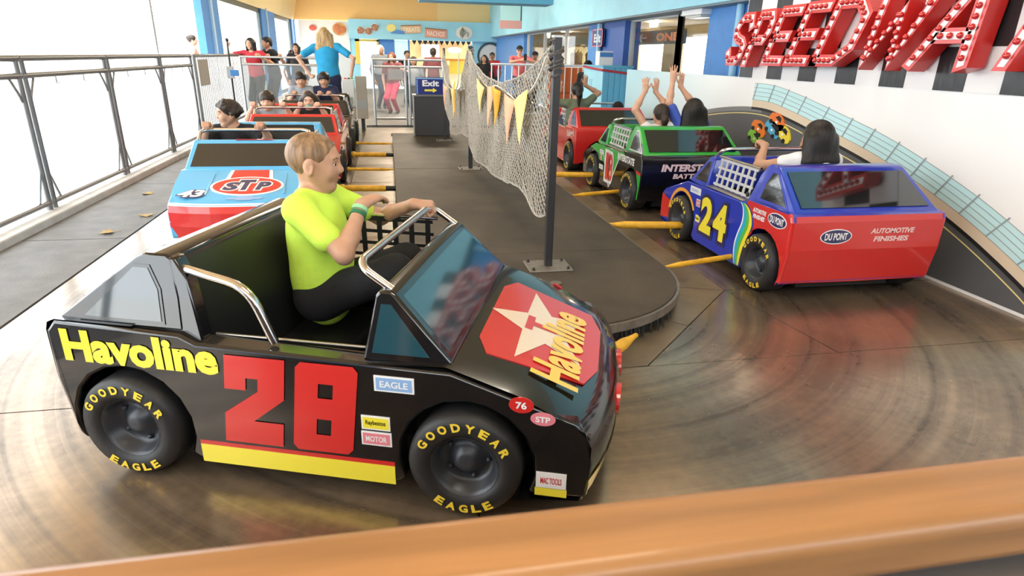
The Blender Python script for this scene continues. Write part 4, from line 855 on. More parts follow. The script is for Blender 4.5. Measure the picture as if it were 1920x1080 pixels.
    if extra: extra(t, hd, HB, hh, J, b3)
    return t
def cpt(o, rz, x, y, z): c, s = math.cos(rz), math.sin(rz); return np.array([o[0]+x*c-y*s, o[1]+x*s+y*c, z])
K_neon = cloth('neon yellow shirt', (.62, .88, .09)); K_bk = cloth('black shirt', (.015, .015, .018)); K_navy = cloth('navy', (.018, .022, .06)); K_wh = cloth('white shirt', (.75, .76, .80)); K_blue = cloth('blue shirt', (.06, .12, .55)); K_turq = cloth('turquoise tee', (.02, .30, .56)); K_pk = cloth('pink red shirt', (.62, .14, .16)); K_mar = cloth('maroon shirt', (.20, .06, .07)); K_gr = cloth('grey hoodie', (.26, .29, .33)); K_rp = cloth('raspberry trousers', (.50, .05, .12)); K_jean = cloth('dark denim', (.03, .045, .09)); K_ol = cloth('olive green top', (.14, .17, .11)); K_red = cloth('red top', (.48, .03, .05)); K_sal = cloth('salmon top', (.72, .34, .26)); K_lb = cloth('pale blue top', (.22, .42, .72))
# riders ---------------------------------------------------------------
O28 = (-.665, 2.248); P28 = lambda x, y, z: cpt(O28, A28, x, y, z)
def bands(t, hd, HB, hh, J, b3):
    S, e, w = J[1]; d = nrm(w-e)
    for k_, c in ((.80, (.02, .16, .07)), (.90, (.30, .62, .34))):
        p = lerp(e, w, k_)-b3; r = .135*hh
        MB().tube([tuple(p-d*.007), tuple(p+d*.007)], r, 16).build('wristband', mat('wristband %.2f' % k_, c, .5), t, smooth=True)
person('boy in neon yellow T-shirt with short light brown hair riding the black 28 car', P28(.365, .165, .405), 107, .207, .0, lean=-3, head=(-10, 7), hands=(P28(.66, .34, .715), P28(.545, .12, .755)), elbows=(None, np.array([.3, -.75, -.75])), sit=True, feet=(P28(.72, .22, .22), P28(.72, .08, .22)), sk=SK_m, shirt=K_neon, sleeve=.62, pants=cloth('black shorts', (.012, .012, .014)), hair='buzz', hc=H_lb, step=.0055, hstyle=('grip', 'relax'), palms=((P28(1, .25, 0)-P28(0, 0, 0), np.array([0, 0, -1.])), (P28(.35, .8, .2)-P28(0, 0, 0), np.array([0, 0, -1.])*1.)), extra=bands, shirt_len=.18)
def rail_rider(label, X, Yrail, z, hands_x, dirn, hipY, hx, hh, **kw):
    """rider gripping the chrome rail; dirn -1 faces the camera, +1 faces away"""
    yaw = 180 if dirn < 0 else 0; F = np.array([0, dirn, 0.])
    hs = [None if a is None else np.array([a, Yrail-dirn*.045, z+.03]) for a in hands_x]
    pal = tuple((F+np.array([0, 0, .25]), np.array([0, dirn*.35, -1.])) for _ in (0, 1))
    return person(label, (hx, hipY, kw.pop('hipz', .345)), yaw, hh, hands=hs, sit=True, palms=pal, hstyle=('grip', 'grip'), feet=((hx+.07, hipY+dirn*.34, .22), (hx-.07, hipY+dirn*.34, .22)) if dirn < 0 else ((hx-.07, hipY+dirn*.34, .22), (hx+.07, hipY+dirn*.34, .22)), **kw)
rail_rider('curly dark haired boy in black shirt glancing sideways from the light blue car', 0, 4.925, .705, (-.93, -1.30), -1, 5.28, -1.19, .20, lean=8, head=(62, 6), sk=SK_m, shirt=K_bk, pants=K_jean, hair='curly', hc=H_br, step=.006, hipz=.335, elbows=(np.array([.5, .2, -.8]), np.array([-.5, .2, -.8])))
rail_rider('brown haired boy ducking behind the rail of the dark red car', 0, 6.945, .705, (-1.07, -1.36), -1, 7.30, -1.27, .195, lean=10, head=(0, 12), sk=SK_l, shirt=K_gr, pants=K_jean, hair='mop', hc=H_br, step=.0075, hipz=.365, torso=1.5, elbows=(np.array([.5, .2, -.8]), np.array([-.5, .2, -.8])))
def mask(t, hd, HB, hh, J, b3):
    Mk = [elli(hd(0, .23, -.19), np.array([.22, .20, .17])*hh, HB, .02), cut(hd(0, .13, 0), HB@np.array([0, -1., 0])), cut(hd(0, .3, -.04), HB@np.array([0, .2, 1.]))]; grow(Mk, .006, 'face_mask', cloth('aqua face mask', (.22, .50, .48)), t)
rail_rider('girl wearing an aqua face mask in the dark red car', 0, 6.945, .705, (-.73, -.90), -1, 7.30, -.845, .19, lean=8, head=(0, 8), sk=SK_l, shirt=K_bk, pants=K_jean, hair='long', hc=H_br, step=.0075, hipz=.375, torso=1.5, extra=mask, elbows=(np.array([.5, .2, -.8]), np.array([-.5, .2, -.8])))
rail_rider('black haired boy leaning on the rail of the last black car, near the fence', 0, 8.965, .705, (-1.08, -1.22), -1, 9.34, -1.17, .20, lean=8, head=(-8, 14), sk=SK_m, shirt=K_gr, pants=K_jean, hair='mop', hc=H_bk, step=.008, hipz=.43, elbows=(np.array([.5, .2, -.8]), np.array([-.5, .2, -.8])))
rail_rider('smiling black haired boy in navy shirt in the last black car', 0, 8.965, .705, (-.78, -.90), -1, 9.34, -.86, .20, lean=8, head=(0, 12), sk=SK_m, shirt=K_navy, pants=K_jean, hair='mop', hc=H_bk, step=.008, hipz=.43, elbows=(np.array([.5, .2, -.8]), np.array([-.5, .2, -.8])))
rail_rider('girl with long black hair and white sleeves riding the blue 24 car', 0, 3.795, .705, (2.40, 2.74), 1, 3.46, 2.60, .205, lean=6, head=(-10, 4), sk=SK_m, shirt=K_wh, pants=K_jean, sleeve=.35, hair='long', hc=H_bk, step=.006, hipz=.34, elbows=(np.array([-.75, -.2, -.5]), np.array([.7, -.2, -.6])))
def arms_up(label, hx, hy, hipz, hh, hl, hr, **kw):
    return person(label, (hx, hy, hipz), 0, hh, hands=(np.array(hl), np.array(hr)), elbows=(np.array([-1., .1, -.2]), np.array([1., .1, -.2])), sit=True, palms=((np.array([-.05, .0, 1.]), np.array([.3, 1., 0])), (np.array([.05, 0, 1.]), np.array([-.3, 1., 0]))), hstyle=('open', 'open'), feet=((hx-.07, hy+.33, .22), (hx+.07, hy+.33, .22)), **kw)
arms_up('girl with ponytail raising both arms in the green car, nearer the island', 2.43, 5.50, .335, .195, (2.295, 5.60, .97), (2.42, 5.66, .965), torso=1.7, sk=SK_l, shirt=K_wh, sleeve=.2, pants=K_jean, hair='ponytail', hc=H_br, step=.0065)
arms_up('girl in blue shirt with long black hair and raised arms in the green car', 2.73, 5.48, .34, .205, (2.545, 5.58, 1.07), (2.645, 5.66, 1.035), sk=SK_l, shirt=K_blue, sleeve=.75, pants=K_jean, hair='long', hc=H_bk, step=.0065)
arms_up('girl with low ponytail in olive top waving from the all red car', 2.22, 7.52, .40, .20, (2.03, 7.62, .86), (2.34, 7.60, .93), sk=SK_m, shirt=K_ol, pants=K_jean, hair='ponytail', hc=H_bk, step=.0075)
person('small rider in a dark cap low in the all red car', (2.76, 7.50, .30), 0, .18, lean=10, torso=1.45, sit=True, feet=((2.70, 7.84, .2), (2.82, 7.84, .2)), hands=((2.62, 7.8, .45), (2.9, 7.8, .45)), sk=SK_m, shirt=K_bk, pants=K_jean, hair='cap', hc=H_bk, step=.009)
# bystanders ---------------------------------------------------------------
person('ride attendant seen from behind, turquoise T-shirt and long wavy blonde hair', (-.90, 10.55, .86), 8, .215, 1., lean=4, lat=-3, head=(-6, 4), hands=((-1.20, 10.50, .94), (-.56, 10.50, .92)), elbows=(np.array([-1., -.3, .1]), np.array([.8, -.4, -.2])), sk=SK_l, shirt=K_turq, sleeve=.65, pants=K_navy, hair='longwavy', hc=H_bl, step=.009, hstyle=('fist', 'relax'), shirt_len=.1, girth=1.16)
BG = [
    ('woman in red top leaning over the far fence and pointing her arm outward', (-2.36, 12.75, .78), 200, .20, 1., dict(hands=((-2.2, 12.4, 1.13), (-2.75, 12.45, 1.30)), hstyle=('grip', 'point'), lean=12, shirt=K_red, pants=K_bk, hair='bob', hc=H_bk, sk=SK_m)),
    ('dark haired man whispering to the woman at the fence corner', (-2.08, 12.95, .80), 235, .20, 1., dict(lean=10, hands=((-1.86, 12.45, 1.12), (-2.1, 12.42, 1.12)), hstyle=('grip', 'grip'), shirt=K_bk, pants=K_bk, hair='short', hc=H_bk, sk=SK_m)),
    ('woman with hair in a bun standing outside the bright windows', (-3.95, 14.8, .80), 75, .21, 1., dict(shirt=K_sal, sleeve=.15, pants=K_gr, hair='bun', hc=H_br, sk=SK_l)),
    ('small child in pale blue top waiting behind the far railing', (-2.2, 16.2, .66), 150, .19, .6, dict(shirt=K_lb, pants=K_jean, hair='short', hc=H_bk, sk=SK_d)),
    ('person in a black jacket in the queue beside the blue columns', (-1.95, 15.2, .72), 190, .20, 1., dict(shirt=K_bk, sleeve=1.9, pants=K_jean, hair='bob', hc=H_bk, sk=SK_m)),
    ('person in grey hooded top in the queue behind the clear panel', (-.18, 15.8, .74), 150, .20, 1., dict(lean=6, shirt=K_gr, sleeve=1.9, pants=K_jean, hair='bob', hc=mat('pale headscarf', (.72, .74, .78), .8), sk=SK_m)),
    ('auburn haired woman in raspberry trousers behind the clear panel', (.10, 14.5, .60), 200, .195, 1., dict(shirt=K_mar, pants=K_rp, hair='bob', hc=H_rd, sk=SK_l, hands=((.35, 14.2, .9), None))),
    ('person with dark curly hair standing further back in the queue', (.50, 17.2, .64), 170, .20, 1., dict(shirt=K_bk, sleeve=1.8, pants=K_jean, hair='curly', hc=H_bk, sk=SK_m)),
    ('child in a grey shirt just behind the exit sign', (.56, 14.6, .56), 190, .19, .8, dict(shirt=K_gr, pants=K_bk, hair='short', hc=H_br, sk=SK_m)),
    ('broad man in maroon shirt seen from behind near the snack counter', (1.06, 15.6, .70), 10, .20, 1., dict(shirt=K_mar, sleeve=1.2, pants=K_jean, hair='short', hc=H_br, sk=SK_d)),
    ('person in black with dark hair beside the round shop mirror', (2.62, 18.0, .57), 200, .20, 1., dict(shirt=K_bk, sleeve=1.8, pants=K_bk, hair='long', hc=H_bk, sk=SK_m)),
    ('man in orange top standing before the round shop mirror', (2.9, 18.4, .64), 190, .20, 1., dict(shirt=K_red, pants=K_jean, hair='short', hc=H_bk, sk=SK_d)),
    ('man in dark cap and grey shirt next to the photographer in pink', (3.46, 15.4, .66), 215, .20, 1., dict(shirt=K_gr, pants=K_jean, hair='cap', hc=H_bk, sk=SK_d)),
    ('dark figure with a cap behind the arcade window', (5.3, 9.85, .70), 250, .21, 1., dict(shirt=K_bk, sleeve=1.8, pants=K_bk, hair='cap', hc=H_bk, sk=SK_d)),
    ('person in black cap half hidden behind the blue cabinet', (3.82, 12.3, .50), 230, .20, 1., dict(shirt=K_bk, pants=K_bk, hair='cap', hc=H_bk, sk=SK_m)),
]
for lb, pl, yw, hh_, ad, kw in BG: person(lb, pl, yw, hh_, ad, step=.0125, **kw)
def shades(t, hd, HB, hh, J, b3):
    m_ = MB()
    for s in (-1, 1): m_.sphere(tuple(hd(s*.14, .355, .04)-b3), (.10*hh, .06*hh, .07*hh), 8)
    m_.tube([tuple(hd(-.33, .05, .05)-b3), tuple(hd(-.24, .34, .06)-b3), tuple(hd(.24, .34, .06)-b3), tuple(hd(.33, .05, .05)-b3)], .018*hh, 6); m_.build('sunglasses', mat('black glasses', (.008, .008, .008), .15), t, smooth=True)
person('man in pink shirt, black cap and sunglasses photographing with a phone', (3.0, 15.0, .76), 185, .205, 1., head=(0, 5), hands=((3.12, 14.72, 1.16), (2.98, 14.72, 1.16)), hstyle=('grip', 'grip'), elbows=(np.array([1., 0, -.25]), np.array([-1., 0, -.25])), shirt=K_pk, pants=K_jean, hair='cap', hc=H_bk, sk=SK_l, step=.0115, extra=shades)
ph = thing('phone', 'black smartphone held up by the man in pink', 'phone', (3.06, 14.63, 1.15)); MB().box(-.035, .035, -.004, .004, 0, .14).build('case', M_black, ph, bevel=.003); MB().lathe([(.001, 0), (.006, 0), (.006, .002)], 10, lambda r, a, h: (r*math.cos(a)+.02, -.004-h, .125+r*math.sin(a))).build('lens', M_iris, ph)
# ================================================================== net and bunting
M_rope = mat('weathered net cord', (.40, .365, .31), .8, noise=.2, nscale=60)
def interp(c, s):
    for (a, x), (b, y) in zip(c[:-1], c[1:]):
        if s <= b: return lerp(x, y, (s-a)/(b-a) if b > a else 0)
    return c[-1][1]
def smooth_curve(c): return [(p[0], p[1]) for p in dense(c, 6)]
def cargo_net(label, A, B, top, bot, nu, nv, seed, r=.0034):
    A = np.array(A); B = np.array(B); rng = np.random.default_rng(seed); mb = MB(); top = smooth_curve(top); bot = smooth_curve(bot); n = np.cross(np.append(B-A, 0), (0, 0, 1.))[:2]; n = n/np.linalg.norm(n)
    G = {}
    ph = rng.uniform(0, 6, 4)
    for j in range(nv+1):
        for i in range(nu+1):
            if (i+j) % 2: continue
            s = i/nu; t = j/nv; s2 = s+.006*math.sin(9*t+ph[0]+3*s); zt, zb = interp(top, s), interp(bot, s); z = lerp(zb, zt, t)+.0022*rng.normal()
            p = A+(B-A)*min(1, max(0, s2)); w = (.014*math.sin(11*s+ph[1])+.010*math.sin(23*s+4*t+ph[2]))*math.sin(math.pi*s)+.0015*rng.normal(); p = p+n*w
            G[i, j] = (p[0], p[1], z)
    for (i, j), p in G.items():
        for d in (-1, 1):
            q = G.get((i+d, j+1))
            if q: mb.tube([p, q], r, 4, caps=False)
    for j in (0, nv):
        row = [G[k] for k in sorted(G) if k[1] == j]
        mb.tube(row, r*1.7, 5)
    o = mb.build('cargo_net', M_rope, smooth=True); tag(o, label, 'net', 'nets hung between the poles'); return o
P1, P2, P3 = (.828, 3.29), (.788, 6.55), (.735, 8.87)
cargo_net('knotted cord net hung between the two nearest poles with a deep sag', P1, P2, [(0, 1.31), (.08, 1.235), (.2, 1.15), (.34, 1.085), (.46, 1.06), (.6, 1.07), (.75, 1.12), (.9, 1.22), (1, 1.315)], [(0, .42), (.06, .365), (.12, .38), (.18, .43), (.26, .43), (.38, .375), (.5, .34), (.65, .32), (.85, .315), (1, .39)], 104, 36, 3)
cargo_net('second cord net between the middle pole and the far pole', P2, P3, [(0, 1.31), (.12, 1.12), (.3, .92), (.46, .83), (.62, .90), (.8, 1.07), (1, 1.30)], [(0, .45), (.25, .42), (.5, .34), (.68, .38), (.85, .5), (1, .68)], 72, 28, 5, .0036)
# net lashings bunched at the pole heads
for i, (p, z) in enumerate(((P1, 1.28), (P2, 1.28))):
    rng = np.random.default_rng(i); mb = MB()
    for k in range(4):
        a0 = rng.uniform(0, 6); mb.tube([(p[0]+.022+.036*math.cos(a0+q*.9)+rng.uniform(-.006, .006), p[1]+.036*math.sin(a0+q*.9), z-.13+.018*k+.010*q) for q in range(14)], .006, 5)
    tag(mb.build('net_lashing', mat('dark lashing cord', (.10, .09, .085), .8) if i == 0 else M_rope, smooth=True), ('dark rope lashing wound round the head of the nearest net pole', 'pale rope lashing round the head of the middle net pole')[i], 'rope')
def bunting(label, pts, pens, cols, x):
    t = thing('bunting', label, 'bunting', (x, pts[0][0], pts[0][1]), 0, 'pennant strings on the nets'); L = lambda y, z, dx=0: (dx, y-pts[0][0], z-pts[0][1])
    MB().tube([L(*p) for p in dense(pts, 4)], .005, 6).build('string', mat('white bunting cord', (.72, .68, .58), .8), t, smooth=True)
    for k_, ((a, b, c), m_) in enumerate(zip(pens, cols)):
        mb = MB(); n = 7; V = []; dd = -.02 if k_ % 2 == 0 else 0
        for i in range(n+1):
            q = i/n
            for s in (0, .5, 1):
                l = (lerp(a[0], c[0], q), lerp(a[1], c[1], q)); r = (lerp(b[0], c[0], q), lerp(b[1], c[1], q)); V.append(L(lerp(l[0], r[0], s), lerp(l[1], r[1], s), dd-.012-.008*math.sin(math.pi*s)*(1-q)+.006*math.sin(4*q+a[0]*5)))
        F_ = [(i*3+k, i*3+k+1, i*3+k+4, i*3+k+3) for i in range(n) for k in (0, 1)]
        mb.add(V, F_); o = mb.build('pennant', m_, t, smooth=True); so = o.modifiers.new('solid', 'SOLIDIFY'); so.thickness = .0015
PE = [mat('pennant '+n, c, .75) for n, c in (('yellow', (.86, .68, .26)), ('peach', (.80, .45, .27)), ('orange', (.78, .38, .03)))]
bunting('string of yellow, peach and orange pennants on the near net', [(3.30, 1.25), (3.435, 1.157), (3.62, 1.075), (3.842, 1.02), (4.036, .979), (4.26, .998), (4.53, 1.02), (4.9, 1.035), (5.285, 1.006), (5.70, 1.053), (6.125, 1.17), (6.45, 1.28)],
        [((5.73, 1.062), (5.26, 1.0), (5.59, .773)), ((5.31, 1.006), (4.90, 1.03), (5.18, .677)), ((4.90, 1.035), (4.46, 1.015), (4.74, .757)), ((4.44, 1.006), (4.03, .98), (4.346, .664)), ((4.03, .98), (3.61, 1.075), (3.755, .743))], [PE[0], PE[1], PE[2], PE[1], PE[0]], .80)
bunting('short string of peach and yellow pennants on the far net', [(6.62, 1.27), (6.7, 1.0), (6.95, .90), (7.4, .88), (7.9, .89), (8.2, .92), (8.5, 1.05), (8.82, 1.25)], [((8.2, .91), (7.6, .885), (8.05, .60)), ((7.4, .885), (6.95, .90), (7.15, .58)), ((6.95, .90), (6.68, 1.0), (6.75, .60))], [PE[1], PE[0], PE[2]], .705)

# ================================================================== exit stand
M_dgrey = mat('dark grey laminate', (.045, .047, .05), .5)
eb = thing('sign_pedestal', 'dark grey box pedestal standing on the island under the exit sign', 'pedestal', (.62, 9.42, .121)); MB().box(-.27, .24, -.02, .25, 0, .555).build('body', M_dgrey, eb, bevel=.006); MB().box(-.285, .255, -.035, .265, .555, .575).build('top_lip', mat('grey edging', (.16, .165, .17), .4), eb); MB().box(-.29, -.27, -.03, .0, 0, .56).build('corner_trim', M_steel, eb)
es = thing('exit_sign', 'dark blue exit sign with white word and yellow arrow on the pedestal', 'sign', (.60, 9.50, .697)); MB().box(-.215, .215, -.012, .012, 0, .235).build('board', mat('navy sign face', (.01, .02, .17), .4), es, bevel=.006)
em = lambda u, v, o: (u, -.012-o, v)
mb = MB(); letters(mb, 'Exit', em, 0, .155, .24, .085, .035, 0, 0, .002); mb.build('sign_word', P_white, es)
mb = MB(); plate(mb, [(-.09, .045), (.03, .045), (.03, .025), (.09, .058), (.03, .091), (.03, .071), (-.09, .071)], em, 0, .003); mb.build('arrow', P_yel, es)
dm = MB().box(-.009, .009, -.0145, -.012, -.006, .006).mesh('border_light', mat('blue border light', (.30, .58, .92), .4))
for k in range(20): o = link('border_light', dm, es); o.location = (-.195+.0205*k, 0, .22 if k % 1 == 0 else 0)
for k in range(9):
    for s in (-1, 1): o = link('border_light', dm, es); o.location = (s*.195, 0, .195-.022*k)

# ================================================================== fences
def fence_panel(y0, y1, label, x=-2.62):
    t = thing('fence_panel', label, 'fence', (x, y0, .06), 0, 'steel fence panels along the open side'); h = 1.10; w = y1-y0
    MB().tube([(0, 0, h), (0, w, h)], .024, 10).build('top_rail', M_steelD, t, smooth=True); MB().tube([(0, 0, h-.12), (0, w, h-.12)], .022, 10).build('mid_rail', M_steelD, t, smooth=True); MB().tube([(0, 0, .05), (0, w, .05)], .02, 10).build('bottom_rail', M_steelD, t, smooth=True)
    for yy in (.03, w-.03): MB().tube([(0, yy, 0), (0, yy, h)], .022, 10).build('post', M_steelD, t, smooth=True)
    for yy, s in ((.05, 1), (w-.05, -1)):
        MB().tube([(0, yy, h-.30), (0, yy+s*.03, h-.24), (0, yy+s*.10, h-.14)], .010, 6).build('brace', M_steelD, t, smooth=True)
        MB().tube([(0, yy, .28), (0, yy+s*.10, .07)], .010, 6).build('brace', M_steelD, t, smooth=True)
    for k in range(2): MB().tube([(0, w*(k+1)/3, h-.13), (0, w*(k+1)/3, h-.19), (.02, w*(k+1)/3, h-.19)], .007, 6).build('hook', M_steelD, t)
    MB().box(-.004, .004, .08, w-.08, .09, h-.16).build('clear_panel', M_acryl, t)
M_steelD = mat('weathered galvanised tube', (.24, .24, .24), .4, .7)
for i, (a, b, w_) in enumerate(((9.62-1.27, 9.62, 'steel fence panel next to the slatted gate'), (6.85, 8.33, 'steel fence panel beside the dark red car'), (5.35, 6.83, 'steel fence panel beside the rear of the light blue car'), (3.85, 5.33, 'steel fence panel beside the nose of the light blue car'), (2.35, 3.83, 'steel fence panel left of the black 28 car'), (.85, 2.33, 'steel fence panel closest to the wooden handrail'))): fence_panel(a, b, w_)
gt = thing('slatted_gate', 'tall gate of narrow white vertical slats with a grey notice board', 'gate', (-2.60, 9.68, .06))
MB().tube([(0, 0, 0), (0, 0, 1.10), (0, 3.95, 1.10), (0, 3.95, 0)], .024, 10).build('frame', M_steelD, gt, smooth=True); MB().tube([(0, 0, .06), (0, 3.95, .06)], .02, 8).build('bottom_rail', M_steelD, gt, smooth=True)
sm = MB().box(-.010, .010, -.022, .022, .06, 1.09).mesh('slat', mat('pale grey slat', (.66, .68, .70), .5))
for k in range(40): o = link('slat', sm, gt); o.location = (0, .06+.097*k+.02, 0)
MB().box(.014, .024, .12, .62, .70, 1.05).build('notice_board', mat('grey brown notice', (.40, .36, .31), .6), gt)
pt = thing('gate_latch_post', 'thin black rod with blue latch box standing in front of the slatted gate', 'post', (-2.44, 11.05, 0)); MB().tube([(0, 0, 0), (0, 0, 1.38)], .014, 8).build('rod', M_post, pt, smooth=True); MB().sphere((0, 0, 1.39), .028, 10).build('knob', M_black, pt, smooth=True); MB().box(-.05, .05, -.06, -.02, .82, 1.0).build('latch_box', M_frame, pt, bevel=.006); MB().box(.0, .13, -.08, -.05, .86, .95).build('latch_grip', M_blueP, pt, bevel=.01)
MB().box(-.13, .13, -.13, .13, 0, .02).build('foot', M_post, pt)
def back_fence(x0, x1, y, label, panel=True):
    t = thing('barrier_fence', label, 'fence', (x0, y, 0), 0, 'steel barriers across the far end'); w = x1-x0
    for z in (1.14, 1.02, .12): MB().tube([(0, 0, z), (w, 0, z)], .02, 8).build('rail', M_steel, t, smooth=True)
    for x in (.02, w-.02): MB().tube([(x, 0, 0), (x, 0, 1.14)], .022, 8).build('post', M_steel, t, smooth=True)
    if panel: MB().box(.05, w-.05, -.004, .004, .15, 1.0).build('clear_panel', M_acryl, t)
    return t
back_fence(-2.5, -.86, 12.05, 'steel barrier with clear panel beside the whispering couple'); back_fence(-.28, .33, 12.0, 'narrow steel barrier with clear panel in front of the raspberry trousers'); back_fence(.36, 1.0, 12.0, 'steel barrier behind the exit sign pedestal')
nb_ = thing('notice_plate', 'blank grey notice plate hung on the barrier left of the exit sign', 'notice', (.14, 11.97, .80)); MB().box(-.13, .13, -.008, 0, 0, .18).build('plate', mat('grey notice', (.48, .47, .46), .5), nb_)
MB().tube([(-.1, 0, .18), (-.1, .02, .235), (.1, .02, .235), (.1, 0, .18)], .004, 6).build('hanger', M_steel, nb_)
ct = thing('control_console', 'white ride control console behind the last black car', 'console', (-.60, 10.4, 0)); MB().box(-.10, .08, -.1, .1, 0, .86).build('cabinet', mat('off white console', (.62, .63, .62), .4), ct, bevel=.008); MB().box(-.06, .05, -.106, -.1, .5, .6).build('meter', mat('grey meter', (.3, .33, .33), .3), ct)
for k, c in enumerate(((.6, .03, .03), (.04, .04, .04), (.05, .35, .08))): MB().lathe([(.001, .02), (.018, .018), (.02, 0)], 12).build('push_button', mat('button %d' % k, c, .35), ct, smooth=True).location = (-.05+.05*k, 0, .86)
ct2 = thing('gate_console', 'tan metal gate box beside the white control console', 'console', (-.45, 11.2, 0)); MB().box(-.09, .09, -.09, .09, .2, .88).build('cabinet', mat('tan metal box', (.45, .40, .33), .45), ct2, bevel=.006); MB().box(-.03, .03, -.03, .03, 0, .2).build('leg', M_post, ct2); MB().box(-.08, .08, -.096, -.09, .36, .5).build('label_plate', M_frame, ct2)
# pale picket fence outside
pf = thing('picket_fence', 'sun bleached white picket fence far outside in the glare', 'fence', (-7.5, 6, -.04)); MB().box(-.02, .02, 0, 14, .25, .32).build('rail', M_white, pf); MB().box(-.02, .02, 0, 14, .75, .82).build('rail', M_white, pf)
pm = MB().prism([(-.05, 0), (.05, 0), (.05, .95), (0, 1.05), (-.05, .95)], lambda u, v: (.02, u, v), lambda u, v: (.04, u, v)).mesh('picket', M_white)
for k in range(88): o = link('picket', pm, pf); o.location = (0, .08+.16*k, 0)
# right far fence, orange panel
rf = thing('picket_railing', 'white barred railing at the far right in front of the man with the phone', 'railing', (2.05, 13.2, 0)); MB().tube([(0, 0, 1.08), (1.98, 0, 1.08)], .02, 8).build('top_rail', M_white, rf, smooth=True); MB().tube([(0, 0, .12), (1.98, 0, .12)], .018, 8).build('bottom_rail', M_white, rf, smooth=True)
bm_ = MB().tube([(0, 0, .12), (0, 0, 1.08)], .011, 6).mesh('bar', M_white, True)
for k in range(15): o = link('bar', bm_, rf); o.location = (.02+.14*k, 0, 0)
op = thing('orange_board', 'orange board fixed behind the white barred railing', 'board', (3.28, 13.26, 0)); MB().box(0, .72, 0, .03, .0, 1.04).build('sheet', mat('orange board paint', (.72, .16, .03), .5), op); MB().box(0, .72, -.012, 0, .52, .56).build('batten', mat('darker orange', (.5, .1, .02), .5), op)
# blue cabinet
cb = thing('blue_cabinet', 'light blue boarded cabinet at the end of the mural wall', 'cabinet', (3.43, 10.2, 0)); MB().box(.012, .5, .012, 1.05, 0, 1.10).build('carcass', M_sky, cb); MB().box(-.015, .52, -.015, 1.07, 1.10, 1.13).build('lid', M_beam, cb, bevel=.004)
for k in range(5): MB().box(.004+.1*k, .096+.1*k, -.004, .012, 0, 1.1).build('board', M_beam, cb, bevel=.003)
MB().box(-.004, .012, .0, 1.05, 0, 1.1).build('side_panel', M_sky, cb)
cm = lambda u, v, o: (-.004-o, -u, v); mb = MB()
for c0 in (-.50, -.62):
    A_, B_ = arc_band(c0, .83, .070, .085, 2.0, 4.3, 10); band(mb, A_, B_, cm, .002)
mb.build('emblem', MATS['mural black'], cb)
ib = thing('info_box', 'small white leaflet box standing on the blue cabinet', 'box', (3.55, 10.55, 1.13)); MB().box(-.12, .12, -.1, .1, 0, .22).build('body', M_white, ib, bevel=.005); MB().box(-.11, .11, -.106, -.1, .13, .2).build('header', M_blueP, ib)
rs = MB().tube([(3.40, 11.2, 1.10), (3.405, 10.7, 1.075), (3.41, 10.17, 1.06), (3.7, 10.16, 1.03), (3.92, 10.16, 1.0)], .018, 6).build('red_strap', mat('red webbing', (.45, .03, .05), .7), smooth=True); tag(rs, 'red strap slung round the blue cabinet', 'strap')
xs = thing('exit_plate', 'small framed blue exit plate on the column right of the palms', 'sign', (3.93, 11.8, 1.44)); MB().box(-.02, .02, 0, .62, 0, .31).build('board', mat('dark blue exit plate', (.02, .05, .2), .4), xs); xm = lambda u, v, o: (-.02-o, .31-u, v); mb = MB(); letters(mb, 'Exit', xm, 0, .15, .40, .15, .03, 0, 0, .002); mb.build('sign_word', P_white, xs)
mb = MB(); mb.box(-.026, .0, 0, .62, 0, .02); mb.box(-.026, 0, 0, .62, .29, .31); mb.box(-.026, 0, 0, .03, 0, .31); mb.box(-.026, 0, .59, .62, 0, .31); mb.build('border', P_pink, xs)
# arcade: hanging ONE board, palms
ob_ = thing('hanging_board', 'dark hanging board with orange word and white arrow inside the arcade', 'sign', (4.9, 10.5, 1.50)); [MB().box(.02, .035, y_, y_+.015, .24, .55).build('hanger', M_post, ob_) for y_ in (.2, 2.1)]; MB().box(0, .05, 0, 2.3, 0, .24).build('board', mat('dark olive board', (.05, .055, .035), .6), ob_); om = lambda u, v, o: (-o, 2.3-u, v); mb = MB(); letters(mb, 'ONE', om, 1.62, .12, .95, .14, .04, 0, 0, .003); mb.build('word', mat('orange letters', (.75, .20, .04), .5, emit=.25), ob_)
mb = MB(); plate(mb, [(.26, .12), (.42, .20), (.47, .185), (.39, .135), (.68, .135), (.68, .105), (.39, .105), (.47, .055), (.42, .04)], om, 0, .003); mb.build('arrow', M_white, ob_)
for k, (px_, py_) in enumerate(((5.4, 19.4), (5.3, 17.5))):
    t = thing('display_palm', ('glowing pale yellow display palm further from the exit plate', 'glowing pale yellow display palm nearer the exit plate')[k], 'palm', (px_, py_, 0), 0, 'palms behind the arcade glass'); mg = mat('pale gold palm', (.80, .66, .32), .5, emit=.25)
    MB().tube([(0, 0, 0), (.03, .02, .6), (0, 0, 1.3)], [.06, .05, .04], 8).build('trunk', mg, t, smooth=True)
    for q in range(8):
        a = q*math.pi/4; mb = MB(); V = []
        for i in range(6): r_ = .09*i; w_ = .05*math.sin(math.pi*(i+.6)/6.2); V += [(r_*math.cos(a)-w_*math.sin(a), r_*math.sin(a)+w_*math.cos(a), 1.3+.22*math.sin(i*.55)), (r_*math.cos(a)+w_*math.sin(a), r_*math.sin(a)-w_*math.cos(a), 1.3+.22*math.sin(i*.55)-.01)]
        mb.add(V, [(2*i, 2*i+1, 2*i+3, 2*i+2) for i in range(5)]); mb.build('frond', mg, t, smooth=True)
